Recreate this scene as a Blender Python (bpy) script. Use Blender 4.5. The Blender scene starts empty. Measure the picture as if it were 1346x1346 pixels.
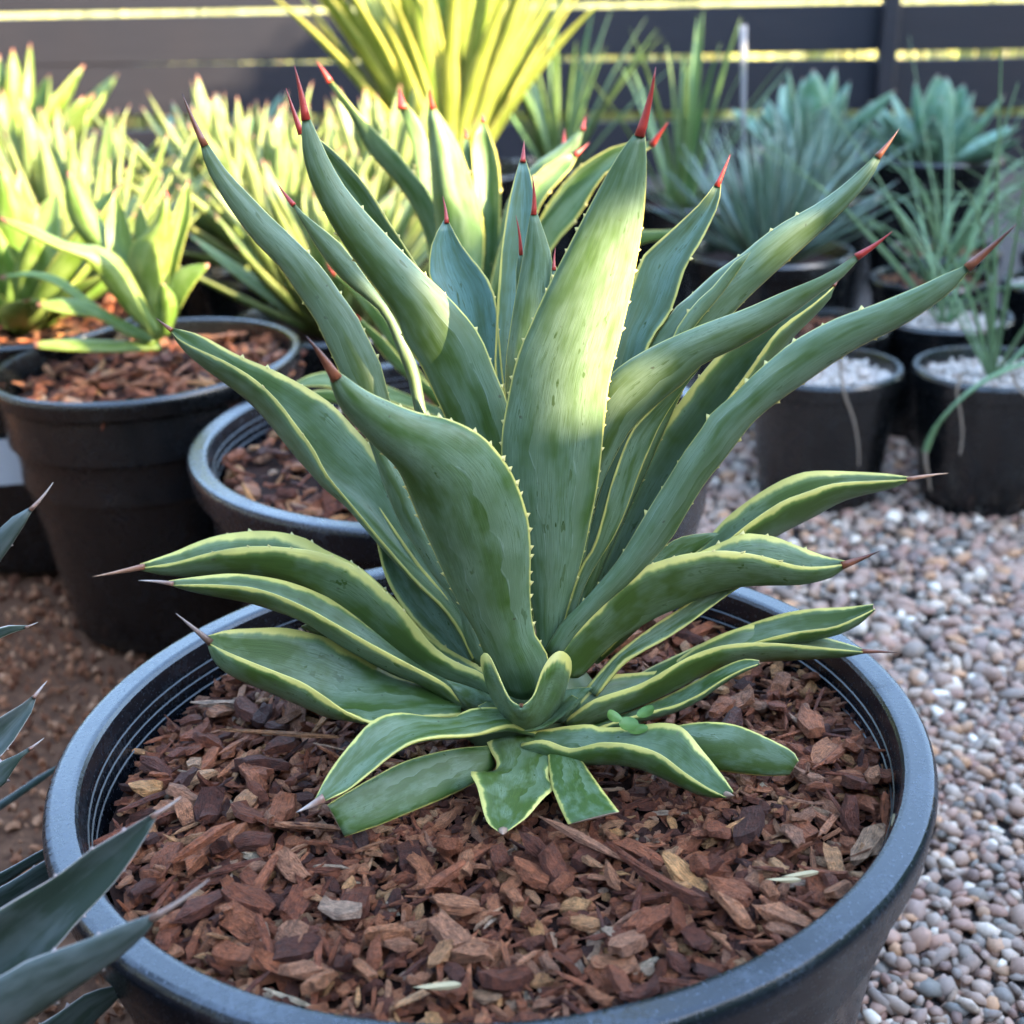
import bpy, bmesh, math, random
import numpy as np
from mathutils import Vector, Matrix

# ---------------------------------------------------------------- camera, light, exposure
S = bpy.context.scene
COL = S.collection
F, PITCH, ROLL = 1750.0, math.radians(22.5), math.radians(-1.0)
CAM = np.array([0.0, 0.0, 0.60])
_c, _s = math.cos(PITCH), math.sin(PITCH)
_cr, _sr = math.cos(ROLL), math.sin(ROLL)
RIGHT0, UP0, FWD = np.array([1., 0, 0]), np.array([0, _s, _c]), np.array([0, _c, -_s])
RIGHT = _cr * RIGHT0 + _sr * UP0
UP = -_sr * RIGHT0 + _cr * UP0
cd = bpy.data.cameras.new('camera')
cam = bpy.data.objects.new('camera', cd); COL.objects.link(cam)
cam.matrix_world = Matrix(((RIGHT[0], UP[0], -FWD[0], CAM[0]), (RIGHT[1], UP[1], -FWD[1], CAM[1]),
                           (RIGHT[2], UP[2], -FWD[2], CAM[2]), (0, 0, 0, 1)))
cd.sensor_width = 36.0; cd.sensor_fit = 'HORIZONTAL'; cd.lens = F / 1346 * 36.0
cd.clip_start = 0.02; cd.clip_end = 400
cd.dof.use_dof = True; cd.dof.focus_distance = 0.64; cd.dof.aperture_fstop = 8.5
S.camera = cam

SUN_EL = math.radians(20.5)
SUN_H = np.array([0.85, -0.53]); SUN_H = SUN_H / np.linalg.norm(SUN_H)      # horizontally towards the sun
SUN_D = np.array([SUN_H[0] * math.cos(SUN_EL), SUN_H[1] * math.cos(SUN_EL), math.sin(SUN_EL)])
W = bpy.data.worlds.new('World'); S.world = W; W.use_nodes = True
nt = W.node_tree; nt.nodes.clear()
sky = nt.nodes.new('ShaderNodeTexSky'); sky.sky_type = 'NISHITA'; sky.sun_disc = False
sky.sun_elevation = SUN_EL; sky.sun_rotation = math.atan2(SUN_H[0], SUN_H[1])
sky.air_density = 1.0; sky.dust_density = 0.7; sky.ozone_density = 1.0
bg = nt.nodes.new('ShaderNodeBackground'); bg.inputs['Strength'].default_value = 0.15
wo = nt.nodes.new('ShaderNodeOutputWorld')
nt.links.new(sky.outputs[0], bg.inputs[0]); nt.links.new(bg.outputs[0], wo.inputs[0])
sl = bpy.data.lights.new('sun', 'SUN'); sl.energy = 3.1; sl.angle = math.radians(0.55); sl.color = (1.0, 0.81, 0.53)
sun = bpy.data.objects.new('sun', sl); COL.objects.link(sun)
sun.rotation_euler = Vector(tuple(-SUN_D)).to_track_quat('-Z', 'Y').to_euler()
sun.location = (3, -2, 4)
S.view_settings.view_transform = 'Standard'; S.view_settings.look = 'None'
S.view_settings.gamma = 1.0; S.view_settings.use_curve_mapping = False
S.view_settings.exposure = 3.8
S.cycles.max_bounces = 4; S.cycles.diffuse_bounces = 2; S.cycles.glossy_bounces = 2; S.cycles.transmission_bounces = 2

RNG = random.Random(7)
NP = np.random.default_rng(7)

# ---------------------------------------------------------------- helpers
def ray(px, py):
    x, y = px - 673.0, py - 673.0
    d = (RIGHT * x - UP * y) / F + FWD
    return d
def at(px, py, Y):
    d = ray(px, py); return CAM + d * (Y / d[1])
def on_z(px, py, z):
    d = ray(px, py); return CAM + d * ((z - CAM[2]) / d[2])

def link(o, parent=None):
    COL.objects.link(o)
    if parent is not None: o.parent = parent
    return o
def tag(o, label=None, cat=None, group=None, kind=None):
    if label: o['label'] = label
    if cat: o['category'] = cat
    if group: o['group'] = group
    if kind: o['kind'] = kind
    return o
def empty(name, loc=(0, 0, 0)):
    o = bpy.data.objects.new(name, None); o.location = tuple(loc); o.empty_display_size = .02
    return link(o)
def mesh_np(name, V, Fc, attrs=None, smooth=True, mats=(), fmat=None):
    me = bpy.data.meshes.new(name)
    me.from_pydata([tuple(v) for v in V], [], [tuple(int(i) for i in f) for f in Fc])
    for k, a in (attrs or {}).items():
        a = np.asarray(a, dtype=np.float32)
        if a.ndim == 1:
            at_ = me.attributes.new(k, 'FLOAT', 'POINT'); at_.data.foreach_set('value', a)
        else:
            at_ = me.attributes.new(k, 'FLOAT_VECTOR', 'POINT'); at_.data.foreach_set('vector', a.ravel())
    for m in mats: me.materials.append(m)
    if fmat is not None: me.polygons.foreach_set('material_index', np.asarray(fmat, dtype=np.int32))
    me.polygons.foreach_set('use_smooth', np.full(len(me.polygons), smooth, dtype=bool))
    me.update()
    return me
def obj(name, me, parent=None, loc=None):
    o = bpy.data.objects.new(name, me)
    if loc is not None: o.location = tuple(loc)
    return link(o, parent)
def big_mesh(name, templates, items, mats, smooth):
    """join many template copies: items = list of (template index, 3x3 matrix, location, rnd)"""
    Vs, Fs, R, L = [], [], [], []; off = 0
    for ti, M, loc, rnd in items:
        v, f = templates[ti]
        Vs.append(v @ M.T + loc); Fs.append(f + off); off += len(v)
        R.append(np.full(len(v), rnd)); L.append(v + rnd * 37.0)
    V = np.concatenate(Vs).astype(np.float32); T = np.concatenate(Fs).astype(np.int32)
    me = bpy.data.meshes.new(name)
    me.vertices.add(len(V)); me.vertices.foreach_set('co', V.ravel())
    n = len(T); k = T.shape[1]
    me.loops.add(n * k); me.loops.foreach_set('vertex_index', T.ravel())
    me.polygons.add(n); me.polygons.foreach_set('loop_start', np.arange(0, n * k, k, dtype=np.int32))
    try: me.polygons.foreach_set('loop_total', np.full(n, k, dtype=np.int32))
    except Exception: pass
    me.polygons.foreach_set('use_smooth', np.full(n, smooth, dtype=bool))
    a = me.attributes.new('rnd', 'FLOAT', 'POINT'); a.data.foreach_set('value', np.concatenate(R).astype(np.float32))
    a = me.attributes.new('lc', 'FLOAT_VECTOR', 'POINT'); a.data.foreach_set('vector', np.concatenate(L).astype(np.float32).ravel())
    for m in mats: me.materials.append(m)
    me.update(calc_edges=True); me.validate()
    return me
def tmpl_from_bm(bm):
    bmesh.ops.triangulate(bm, faces=bm.faces[:])
    bm.verts.ensure_lookup_table(); bm.verts.index_update()
    v = np.array([tuple(x.co) for x in bm.verts]); f = np.array([[x.index for x in p.verts] for p in bm.faces])
    bm.free(); return v, f
def tmpl_mesh(name, t, mats, smooth, rnd=0.0):
    v, f = t
    return mesh_np(name, v, f, {'rnd': np.full(len(v), rnd), 'lc': v + rnd * 37}, smooth, mats)
def rotm(rx, ry, rz):
    return np.array(Matrix.Rotation(rz, 3, 'Z') @ Matrix.Rotation(ry, 3, 'Y') @ Matrix.Rotation(rx, 3, 'X'))

# ---------------------------------------------------------------- materials
class N:
    def __init__(self, name):
        m = bpy.data.materials.new(name); m.use_nodes = True
        self.m = m; self.t = m.node_tree; self.t.nodes.clear()
        self.out = self.t.nodes.new('ShaderNodeOutputMaterial')
        self.b = self.t.nodes.new('ShaderNodeBsdfPrincipled')
        self.t.links.new(self.b.outputs[0], self.out.inputs[0])
    def n(self, typ, **kw):
        x = self.t.nodes.new(typ)
        for k, v in kw.items(): setattr(x, k, v)
        return x
    def L(self, a, b): self.t.links.new(a, b)
    def setin(self, sock, v):
        if hasattr(v, 'is_output') or isinstance(v, bpy.types.NodeSocket): self.L(v, sock)
        else:
            try: sock.default_value = v
            except Exception: sock.default_value = tuple(v) + (1.0,)
    def attr(self, name, out='Fac'):
        x = self.n('ShaderNodeAttribute', attribute_name=name); return x.outputs[out]
    def math(self, op, a, b=0.0, c=None, clamp=False):
        x = self.n('ShaderNodeMath', operation=op, use_clamp=clamp)
        self.setin(x.inputs[0], a); self.setin(x.inputs[1], b)
        if c is not None: self.setin(x.inputs[2], c)
        return x.outputs[0]
    def mix(self, f, a, b):
        x = self.n('ShaderNodeMix', data_type='RGBA')
        self.setin(x.inputs[0], f); self.setin(x.inputs[6], a); self.setin(x.inputs[7], b)
        return x.outputs[2]
    def noise(self, vec, scale, detail=3.0, rough=.55, out=0):
        x = self.n('ShaderNodeTexNoise'); x.inputs['Scale'].default_value = scale
        x.inputs['Detail'].default_value = detail; x.inputs['Roughness'].default_value = rough
        if vec is not None: self.L(vec, x.inputs['Vector'])
        return x.outputs[out]
    def ramp(self, f, stops, interp='LINEAR'):
        x = self.n('ShaderNodeValToRGB'); x.color_ramp.interpolation = interp
        e = x.color_ramp.elements
        while len(e) < len(stops): e.new(.5)
        for el, (p, c) in zip(e, stops):
            el.position = p; el.color = (c, c, c, 1) if isinstance(c, (int, float)) else tuple(c) + (1.0,)
        self.setin(x.inputs[0], f); return x.outputs[0]
    def sstep(self, f, lo, hi):
        x = self.n('ShaderNodeMapRange', interpolation_type='SMOOTHSTEP')
        self.setin(x.inputs[0], f); self.setin(x.inputs[1], lo); self.setin(x.inputs[2], hi)
        return x.outputs[0]
    def comb(self, x=0., y=0., z=0.):
        c = self.n('ShaderNodeCombineXYZ')
        for i, v in enumerate((x, y, z)): self.setin(c.inputs[i], v)
        return c.outputs[0]
    def bump(self, h, strength=.3, dist=.002):
        x = self.n('ShaderNodeBump'); x.inputs['Strength'].default_value = strength; x.inputs['Distance'].default_value = dist
        self.L(h, x.inputs['Height']); self.L(x.outputs[0], self.b.inputs['Normal'])
    def coord(self, which='Object'):
        return self.n('ShaderNodeTexCoord').outputs[which]
    def fin(self, col=None, rough=.5, spec=.5):
        if col is not None: self.setin(self.b.inputs['Base Color'], col)
        self.setin(self.b.inputs['Roughness'], rough); self.setin(self.b.inputs['Specular IOR Level'], spec)
        return self.m

def leaf_material(name, deep, bloom, margin, trans=0.0, rough=.42, stri=.85, imprint=True, tipcol=None):
    k = N(name)
    u, v, bl, mw = k.attr('lu'), k.attr('lv'), k.attr('bl'), k.math('MULTIPLY', k.attr('mw'), .64)
    geo = k.n('ShaderNodeNewGeometry').outputs['Position']
    oi = k.n('ShaderNodeObjectInfo').outputs['Random']
    av = k.math('ABSOLUTE', v)
    # waxy bloom in soft patches drawn out along the leaf
    n1 = k.noise(k.comb(k.math('MULTIPLY', u, 5.5), k.math('MULTIPLY', v, 1.7), k.math('MULTIPLY', oi, 77.0)), 1.0, 3.0, .6)
    n2 = k.noise(geo, 75.0, 2.0, .6)
    patch = k.math('ADD', k.sstep(n1, .34, .66), k.math('MULTIPLY', k.math('SUBTRACT', n2, .5), .8))
    f = k.math('ADD', k.math('MULTIPLY', patch, .85), k.math('SUBTRACT', bl, .46), clamp=True)
    bluer = (bloom[0] * .80, bloom[1] * 1.08, bloom[2] * 1.65)
    col = k.mix(f, deep, k.mix(k.sstep(bl, .55, .85), bloom, bluer) if imprint else bloom)
    # fine lengthwise veins and darker dashes
    vec = k.comb(k.math('MULTIPLY', u, 6.0), k.math('MULTIPLY', v, 46.0), k.math('MULTIPLY', oi, 31.0))
    s1 = k.noise(vec, 1.0, 3.0, .75)
    st = k.math('MULTIPLY', k.math('SUBTRACT', s1, .5), stri)
    dark = k.n('ShaderNodeHueSaturation'); k.setin(dark.inputs['Color'], col)
    k.setin(dark.inputs['Value'], k.math('ADD', 1.0, st))
    k.setin(dark.inputs['Hue'], k.math('ADD', .488, k.math('MULTIPLY', oi, .024)))
    col = dark.outputs[0]
    h = k.math('MULTIPLY', s1, .45); damp = 0.0
    if imprint:
        # prints left by the neighbouring leaves' toothed edges
        teeth = k.math('MULTIPLY', k.math('ABSOLUTE', k.math('SINE', k.math('ADD', k.math('MULTIPLY', u, 31.0), k.math('MULTIPLY', oi, 20.0)))), .085)
        wob = k.math('MULTIPLY', k.math('SUBTRACT', n1, .5), .25)
        side = k.math('SUBTRACT', k.math('MULTIPLY', k.math('GREATER_THAN', k.math('FRACT', k.math('MULTIPLY', oi, 7.3)), .5), 2.0), 1.0)
        sv = k.math('MULTIPLY', v, side)
        for a0, a1, u0, u1 in ((.62, -.55, .15, .62), (-.05, -.9, .10, .42)):
            line = k.math('ADD', k.math('ADD', a0, k.math('MULTIPLY', u, a1)), k.math('ADD', teeth, wob))
            d = k.math('SUBTRACT', sv, line)
            on = k.math('MULTIPLY', k.sstep(u, u0, u0 + .06), k.math('SUBTRACT', 1.0, k.sstep(u, u1, u1 + .1)))
            edge = k.math('MULTIPLY', k.math('SUBTRACT', 1.0, k.sstep(k.math('ABSOLUTE', d), .0, .022)), k.sstep(n2, .42, .6))
            inside = k.math('MULTIPLY', k.sstep(d, -.01, .01), k.math('SUBTRACT', 1.0, k.sstep(d, .05, .5)))
            col = k.mix(k.math('MULTIPLY', k.math('MULTIPLY', inside, on), .55), col, bloom)
            col = k.mix(k.math('MULTIPLY', k.math('MULTIPLY', edge, on), .38), col, (.30, .38, .30))
        # rubbed streaks and blotches
        sc = k.noise(k.comb(k.math('MULTIPLY', u, 22.0), k.math('MULTIPLY', v, 70.0), k.math('MULTIPLY', oi, 50.0)), 1.0, 2.0, .6)
        col = k.mix(k.math('MULTIPLY', k.math('MULTIPLY', k.sstep(sc, .53, .66), k.sstep(n1, .40, .60)), .75), col, deep)
        sb = k.noise(k.comb(k.math('MULTIPLY', u, 24.0), k.math('MULTIPLY', v, 6.0), k.math('MULTIPLY', oi, 90.0)), 1.0, 2.0, .6)
        damp = k.math('MULTIPLY', k.math('MULTIPLY', k.sstep(sb, .62, .66), k.sstep(n1, .52, .60)), .7); col = k.mix(damp, col, tuple(c * .8 for c in deep))
        # tiny dirt specks
        sp = k.noise(geo, 400.0, 0.0, .5)
        col = k.mix(k.math('MULTIPLY', k.math('MULTIPLY', k.sstep(sp, .80, .86), k.sstep(n2, .48, .6)), .7), col, (.05, .045, .025))
    # yellow margin
    wob = k.math('MULTIPLY', k.math('SUBTRACT', k.noise(k.comb(k.math('MULTIPLY', u, 13.0), v, k.math('MULTIPLY', oi, 40.0)), 1.0, 4.0), .5), k.math('MULTIPLY', mw, 2.4))
    lo = k.math('SUBTRACT', k.math('SUBTRACT', 1.0, mw), wob)
    mf = k.sstep(av, k.math('SUBTRACT', lo, k.math('MULTIPLY', mw, .45)), k.math('ADD', lo, k.math('MULTIPLY', mw, .25)))
    mpale = k.mix(k.sstep(k.noise(geo, 45.0, 2.0), .35, .65), margin, tuple(c * .8 for c in margin))
    col = k.mix(mf, col, mpale)
    # pale streak beside the margin
    pf = k.math('MULTIPLY', k.sstep(av, k.math('SUBTRACT', lo, k.math('MULTIPLY', mw, 1.3)), lo), k.math('SUBTRACT', 1.0, mf))
    col = k.mix(k.math('MULTIPLY', pf, .35), col, (.20, .30, .07))
    if tipcol is not None:
        col = k.mix(k.sstep(u, .945, .985), col, tipcol)
    k.setin(k.b.inputs['Base Color'], col)
    k.setin(k.b.inputs['Roughness'], k.math('SUBTRACT', k.math('ADD', rough, k.math('MULTIPLY', k.math('SUBTRACT', n2, .5), .3)), k.math('MULTIPLY', damp, .18)))
    k.setin(k.b.inputs['Specular IOR Level'], .45)
    k.bump(h, .3, .0012)
    if trans > 0:
        tr = k.n('ShaderNodeBsdfTranslucent'); k.setin(tr.inputs[0], k.mix(.5, col, (.45, .55, .05)))
        mx = k.n('ShaderNodeMixShader'); mx.inputs[0].default_value = trans
        k.L(k.b.outputs[0], mx.inputs[1]); k.L(tr.outputs[0], mx.inputs[2]); k.L(mx.outputs[0], k.out.inputs[0])
    return k.m

def simple(name, col, rough=.5, spec=.5, var=.25, scale=60.0, bumps=0.0):
    k = N(name); g = k.coord('Object'); n = k.noise(g, scale, 4.0, .6)
    c = k.mix(n, tuple(x * (1 - var) for x in col), tuple(min(1, x * (1 + var)) for x in col))
    if bumps: k.bump(n, bumps, .002)
    return k.fin(c, rough, spec)

YEL = (.66, .58, .15)
M_MAIN = leaf_material('agave leaf', (.054, .096, .017), (.156, .222, .130), YEL, trans=.06)
M_BACK = leaf_material('agave leaf behind', (.065, .13, .03), (.175, .25, .12), (.62, .56, .13), trans=.16, imprint=False)
M_DARK = leaf_material('dark agave leaf', (.026, .044, .030), (.088, .108, .100), (.46, .40, .37), stri=.3, imprint=False)
M_BROAD = leaf_material('broad green agave leaf', (.095, .16, .022), (.19, .26, .075), (.42, .42, .09), trans=.22, imprint=False, tipcol=(.30, .12, .08))
M_PALE = leaf_material('pale narrow agave leaf', (.13, .19, .045), (.25, .30, .12), (.45, .42, .16), trans=.18, imprint=False, tipcol=(.30, .15, .11))
M_STRAP = leaf_material('yellow strap leaf', (.16, .22, .03), (.30, .34, .07), (.58, .54, .13), trans=.25, imprint=False)
M_GREENSTRAP = leaf_material('green strap leaf', (.08, .16, .04), (.14, .22, .09), (.2, .26, .1), trans=.15, imprint=False)
M_GREY = leaf_material('grey green needle leaf', (.075, .14, .085), (.17, .24, .20), (.2, .25, .18), trans=.08, imprint=False, tipcol=(.16, .13, .12))
M_BLUE = leaf_material('blue green broad leaf', (.07, .17, .075), (.17, .29, .22), (.25, .30, .18), trans=.1, imprint=False, tipcol=(.18, .12, .08))
M_ONION = simple('slender green leaf', (.13, .22, .10), .45, .4, .3, 20)
M_DRYLEAF = simple('dry brown leaf', (.30, .23, .17), .8, .2, .3, 40)
M_TOOTH = simple('leaf tooth', (.60, .50, .17), .45, .5, .2, 300)
M_TOOTHG = simple('grey leaf tooth', (.38, .30, .27), .5, .5, .2, 300)
def spine_mat(name, a, b):
    k = N(name); u = k.attr('lu'); g = k.n('ShaderNodeNewGeometry').outputs['Position']
    n = k.noise(g, 300.0, 3.0)
    c = k.mix(k.math('ADD', u, k.math('MULTIPLY', k.math('SUBTRACT', n, .5), .6), clamp=True), a, b)
    k.bump(n, .2, .001)
    return k.fin(c, .35, .5)
M_SPRED = spine_mat('red spine', (.40, .040, .028), (.22, .018, .014))
M_SPBRN = spine_mat('brown spine', (.24, .075, .035), (.05, .018, .012))
M_SPGRY = spine_mat('grey spine', (.24, .12, .08), (.50, .42, .36))
M_SPWITH = spine_mat('withered tip', (.13, .07, .045), (.34, .26, .22))
M_SPORG = spine_mat('weathered spine', (.26, .10, .05), (.62, .36, .22))
M_CUT = simple('dried cut edge', (.34, .22, .15), .8, .2, .5, 200, .4)

def pot_mat(name, base=.018, dust_sky=.10, tint=(1, 1, 1.0)):
    k = N(name); g = k.coord('Object')
    n = k.noise(g, 26.0, 3.0, .65); sp = k.noise(g, 520.0, 2.0, .5); sc = k.noise(g, 9.0, 6.0, .75)
    sep = k.n('ShaderNodeSeparateXYZ'); k.L(g, sep.inputs[0])
    dust_sheen = k.math('MULTIPLY', k.math('MULTIPLY', k.sstep(n, .44, .66), k.sstep(k.noise(g, 240.0, 3.0, .7), .40, .66)), .55)
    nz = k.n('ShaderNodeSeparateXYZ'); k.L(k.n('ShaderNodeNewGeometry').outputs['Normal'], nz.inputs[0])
    upward = k.math('ADD', .25, k.math('MULTIPLY', k.sstep(nz.outputs[2], .3, .9), .75))      # dusty specks with sky sheen painted in blue, stronger on what faces up
    dust_sheen = k.math('MULTIPLY', dust_sheen, upward)
    spec = k.math('MULTIPLY', k.math('MULTIPLY', k.sstep(sp, .63, .69), .85), upward)
    scr = k.math('MULTIPLY', k.math('SUBTRACT', 1.0, k.sstep(k.math('ABSOLUTE', k.math('SUBTRACT', sc, .52)), 0.0, .006)), k.sstep(n, .48, .62))
    ff = k.math('MAXIMUM', k.math('MAXIMUM', dust_sheen, spec), k.math('MULTIPLY', scr, .6))
    c = k.mix(ff, tuple(base * t for t in tint), (dust_sky * .82, dust_sky, dust_sky * 1.28))  # blue cast of the reflected sky painted into base and dusty colour
    k.bump(sp, .08, .001)
    return k.fin(c, k.math('ADD', .26, k.math('MULTIPLY', ff, .35)), .75)
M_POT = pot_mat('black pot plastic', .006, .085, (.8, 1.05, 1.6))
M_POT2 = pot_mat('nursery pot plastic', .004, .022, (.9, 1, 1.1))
M_PRIDGE = simple('pot ridge', (.035, .035, .035), .4, .5, .3, 200)

def chip_mat():
    k = N('bark chip'); lc = k.attr('lc', 'Vector'); r = k.attr('rnd')
    oi = k.n('ShaderNodeObjectInfo').outputs['Random']
    f = k.math('FRACT', k.math('ADD', r, oi))
    base = k.ramp(f, [(0, (.060, .020, .012)), (.14, (.13, .040, .021)), (.38, (.25, .080, .038)), (.58, (.35, .122, .058)),
                      (.74, (.47, .20, .10)), (.85, (.36, .17, .10)), (.93, (.62, .31, .13)), (.985, (.44, .28, .19)), (1., (.60, .47, .31))], 'LINEAR')
    mp = k.n('ShaderNodeMapping'); mp.inputs['Scale'].default_value = (1.6, 11.0, 16.0); k.L(lc, mp.inputs[0])
    off = k.n('ShaderNodeVectorMath', operation='ADD'); k.L(mp.outputs[0], off.inputs[0]); k.L(k.comb(k.math('MULTIPLY', oi, 91.), k.math('MULTIPLY', oi, 57.), 0.), off.inputs[1])
    g = k.noise(off.outputs[0], 1.3, 5.0, .65); g2 = k.noise(lc, 3.0, 4.0, .6)
    geo = k.n('ShaderNodeNewGeometry').outputs['Position']; g3 = k.noise(geo, 260.0, 4.0, .65)
    hs = k.n('ShaderNodeHueSaturation'); k.setin(hs.inputs['Color'], base); hs.inputs['Saturation'].default_value = 1.06; hs.inputs['Hue'].default_value = .499
    k.setin(hs.inputs['Value'], k.math('ADD', .38, k.math('ADD', k.math('MULTIPLY', k.sstep(g, .3, .68), .80), k.math('MULTIPLY', k.sstep(g3, .32, .68), .62))))
    c = k.mix(k.math('MULTIPLY', k.sstep(g2, .55, .72), .35), hs.outputs[0], (.06, .032, .025))
    k.bump(k.math('ADD', g, k.math('MULTIPLY', g3, .9)), 1.0, .005)
    return k.fin(c, .62, .4)
M_CHIP = chip_mat()
def stone_mat():
    k = N('river pebble'); lc = k.attr('lc', 'Vector'); r = k.attr('rnd')
    oi = k.n('ShaderNodeObjectInfo').outputs['Random']
    f = k.math('FRACT', k.math('ADD', r, oi))
    base = k.ramp(f, [(0, (.17, .125, .115)), (.10, (.31, .18, .14)), (.22, (.36, .25, .20)), (.30, (.17, .16, .145)), (.38, (.42, .26, .20)),
                      (.46, (.25, .20, .175)), (.54, (.46, .36, .30)), (.60, (.12, .125, .12)), (.68, (.50, .28, .16)), (.76, (.30, .21, .18)), (.82, (.20, .185, .17)), (.89, (.42, .30, .24)), (.95, (.56, .46, .38)), (1., (.72, .66, .58))])
    geo = k.n('ShaderNodeNewGeometry').outputs['Position']
    n = k.noise(geo, 380.0, 4.0, .6); n2 = k.noise(geo, 90.0, 3.0)
    hs = k.n('ShaderNodeHueSaturation'); k.setin(hs.inputs['Color'], base)
    k.setin(hs.inputs['Value'], k.math('ADD', .66, k.math('ADD', k.math('MULTIPLY', n, .5), k.math('MULTIPLY', n2, .4))))
    k.bump(n, .25, .001)
    ml = k.n('ShaderNodeMix', data_type='RGBA', blend_type='MULTIPLY'); ml.inputs[0].default_value = 1.0; k.L(hs.outputs[0], ml.inputs[6]); ml.inputs[7].default_value = (1.0, .93, .84, 1)
    return k.fin(ml.outputs[2], .62, .35)
M_STONE = stone_mat()
def ground_mat(name, a, b, scale, rough=.9):
    k = N(name); g = k.coord('Object'); n = k.noise(g, scale, 6.0, .7); n2 = k.noise(g, scale * .13, 3.0)
    c = k.mix(k.sstep(n, .3, .7), a, b); c = k.mix(k.math('MULTIPLY', n2, .5), c, tuple(x * .5 for x in a))
    k.bump(n, .6, .006)
    return k.fin(c, rough, .2)
M_MULCHBASE = ground_mat('mulch bed', (.014, .006, .004), (.06, .022, .012), 150)
M_COIR = ground_mat('brown coir soil', (.09, .04, .022), (.24, .115, .06), 120)
M_CRUMB = None
def crumb_mat():
    k = N('coir crumb'); r = k.attr('rnd')
    c = k.ramp(r, [(0, (.09, .032, .016)), (.4, (.23, .088, .042)), (.75, (.36, .155, .075)), (1, (.46, .25, .14))])
    geo = k.n('ShaderNodeNewGeometry').outputs['Position']; n = k.noise(geo, 300., 3.)
    k.bump(n, .5, .002)
    return k.fin(c, .85, .2)
M_CRUMB = crumb_mat()
def pumice_mat():
    k = N('pumice grit'); r = k.attr('rnd')
    c = k.ramp(r, [(0, (.34, .28, .235)), (.5, (.52, .45, .385)), (.88, (.64, .57, .50)), (1, (.30, .17, .11))])
    return k.fin(c, .85, .2)
M_PUM = pumice_mat()
M_GRAVELBASE = ground_mat('gravel bed', (.06, .05, .045), (.14, .115, .10), 200)
M_DIRT = ground_mat('grey dirt', (.05, .045, .04), (.10, .085, .07), 8)
M_FIELD = ground_mat('dry grass field', (.26, .24, .07), (.42, .36, .12), 6)
def grass_mat():
    k = N('sunlit dry grass'); r = k.attr('rnd')
    c = k.ramp(r, [(0, (.20, .24, .05)), (.5, (.38, .36, .09)), (.85, (.50, .42, .15)), (1, (.5, .36, .24))])
    return k.fin(c, .7, .2)
M_GRASS = grass_mat()
def wood_mat():
    k = N('charcoal stained board'); g = k.coord('Object'); oi = k.n('ShaderNodeObjectInfo').outputs['Random']
    mp = k.n('ShaderNodeMapping'); mp.inputs['Scale'].default_value = (1.5, 30, 30); k.L(g, mp.inputs[0])
    n = k.noise(mp.outputs[0], 2.0, 5.0, .65); n2 = k.noise(g, 3.0, 3.0)
    c = k.mix(n, (.004, .006, .012), (.014, .015, .021)); c = k.mix(k.math('MULTIPLY', n2, .35), c, (.026, .019, .018))
    k.bump(n, .3, .003)
    return k.fin(c, .6, .25)
M_WOOD = wood_mat()
M_HEDGE = simple('hedge leaf', (.05, .10, .03), .5, .4, .4, 30)
M_TAG = simple('white plastic tag', (.55, .55, .55), .45, .5, .05, 30)

# ---------------------------------------------------------------- leaf builder (3-D edge curves)
def resample(P, n):
    P = np.asarray(P, float)
    if len(P) == 1: return np.repeat(P, n, 0)
    # centripetal-ish Catmull-Rom through the points, then even arc length
    Q = np.vstack([2 * P[0] - P[1], P, 2 * P[-1] - P[-2]])
    out = []
    for i in range(1, len(Q) - 2):
        t = np.linspace(0, 1, 12, endpoint=False)[:, None]
        a, b, c, d = Q[i - 1], Q[i], Q[i + 1], Q[i + 2]
        out.append(.5 * (2 * b + (c - a) * t + (2 * a - 5 * b + 4 * c - d) * t ** 2 + (3 * b - a - 3 * c + d) * t ** 3))
    out.append(P[-1:]); C = np.vstack(out)
    s = np.r_[0, np.cumsum(np.linalg.norm(np.diff(C, axis=0), axis=1))]
    u = np.linspace(0, s[-1], n)
    return np.stack([np.interp(u, s, C[:, j]) for j in range(C.shape[1])], 1)

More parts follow.
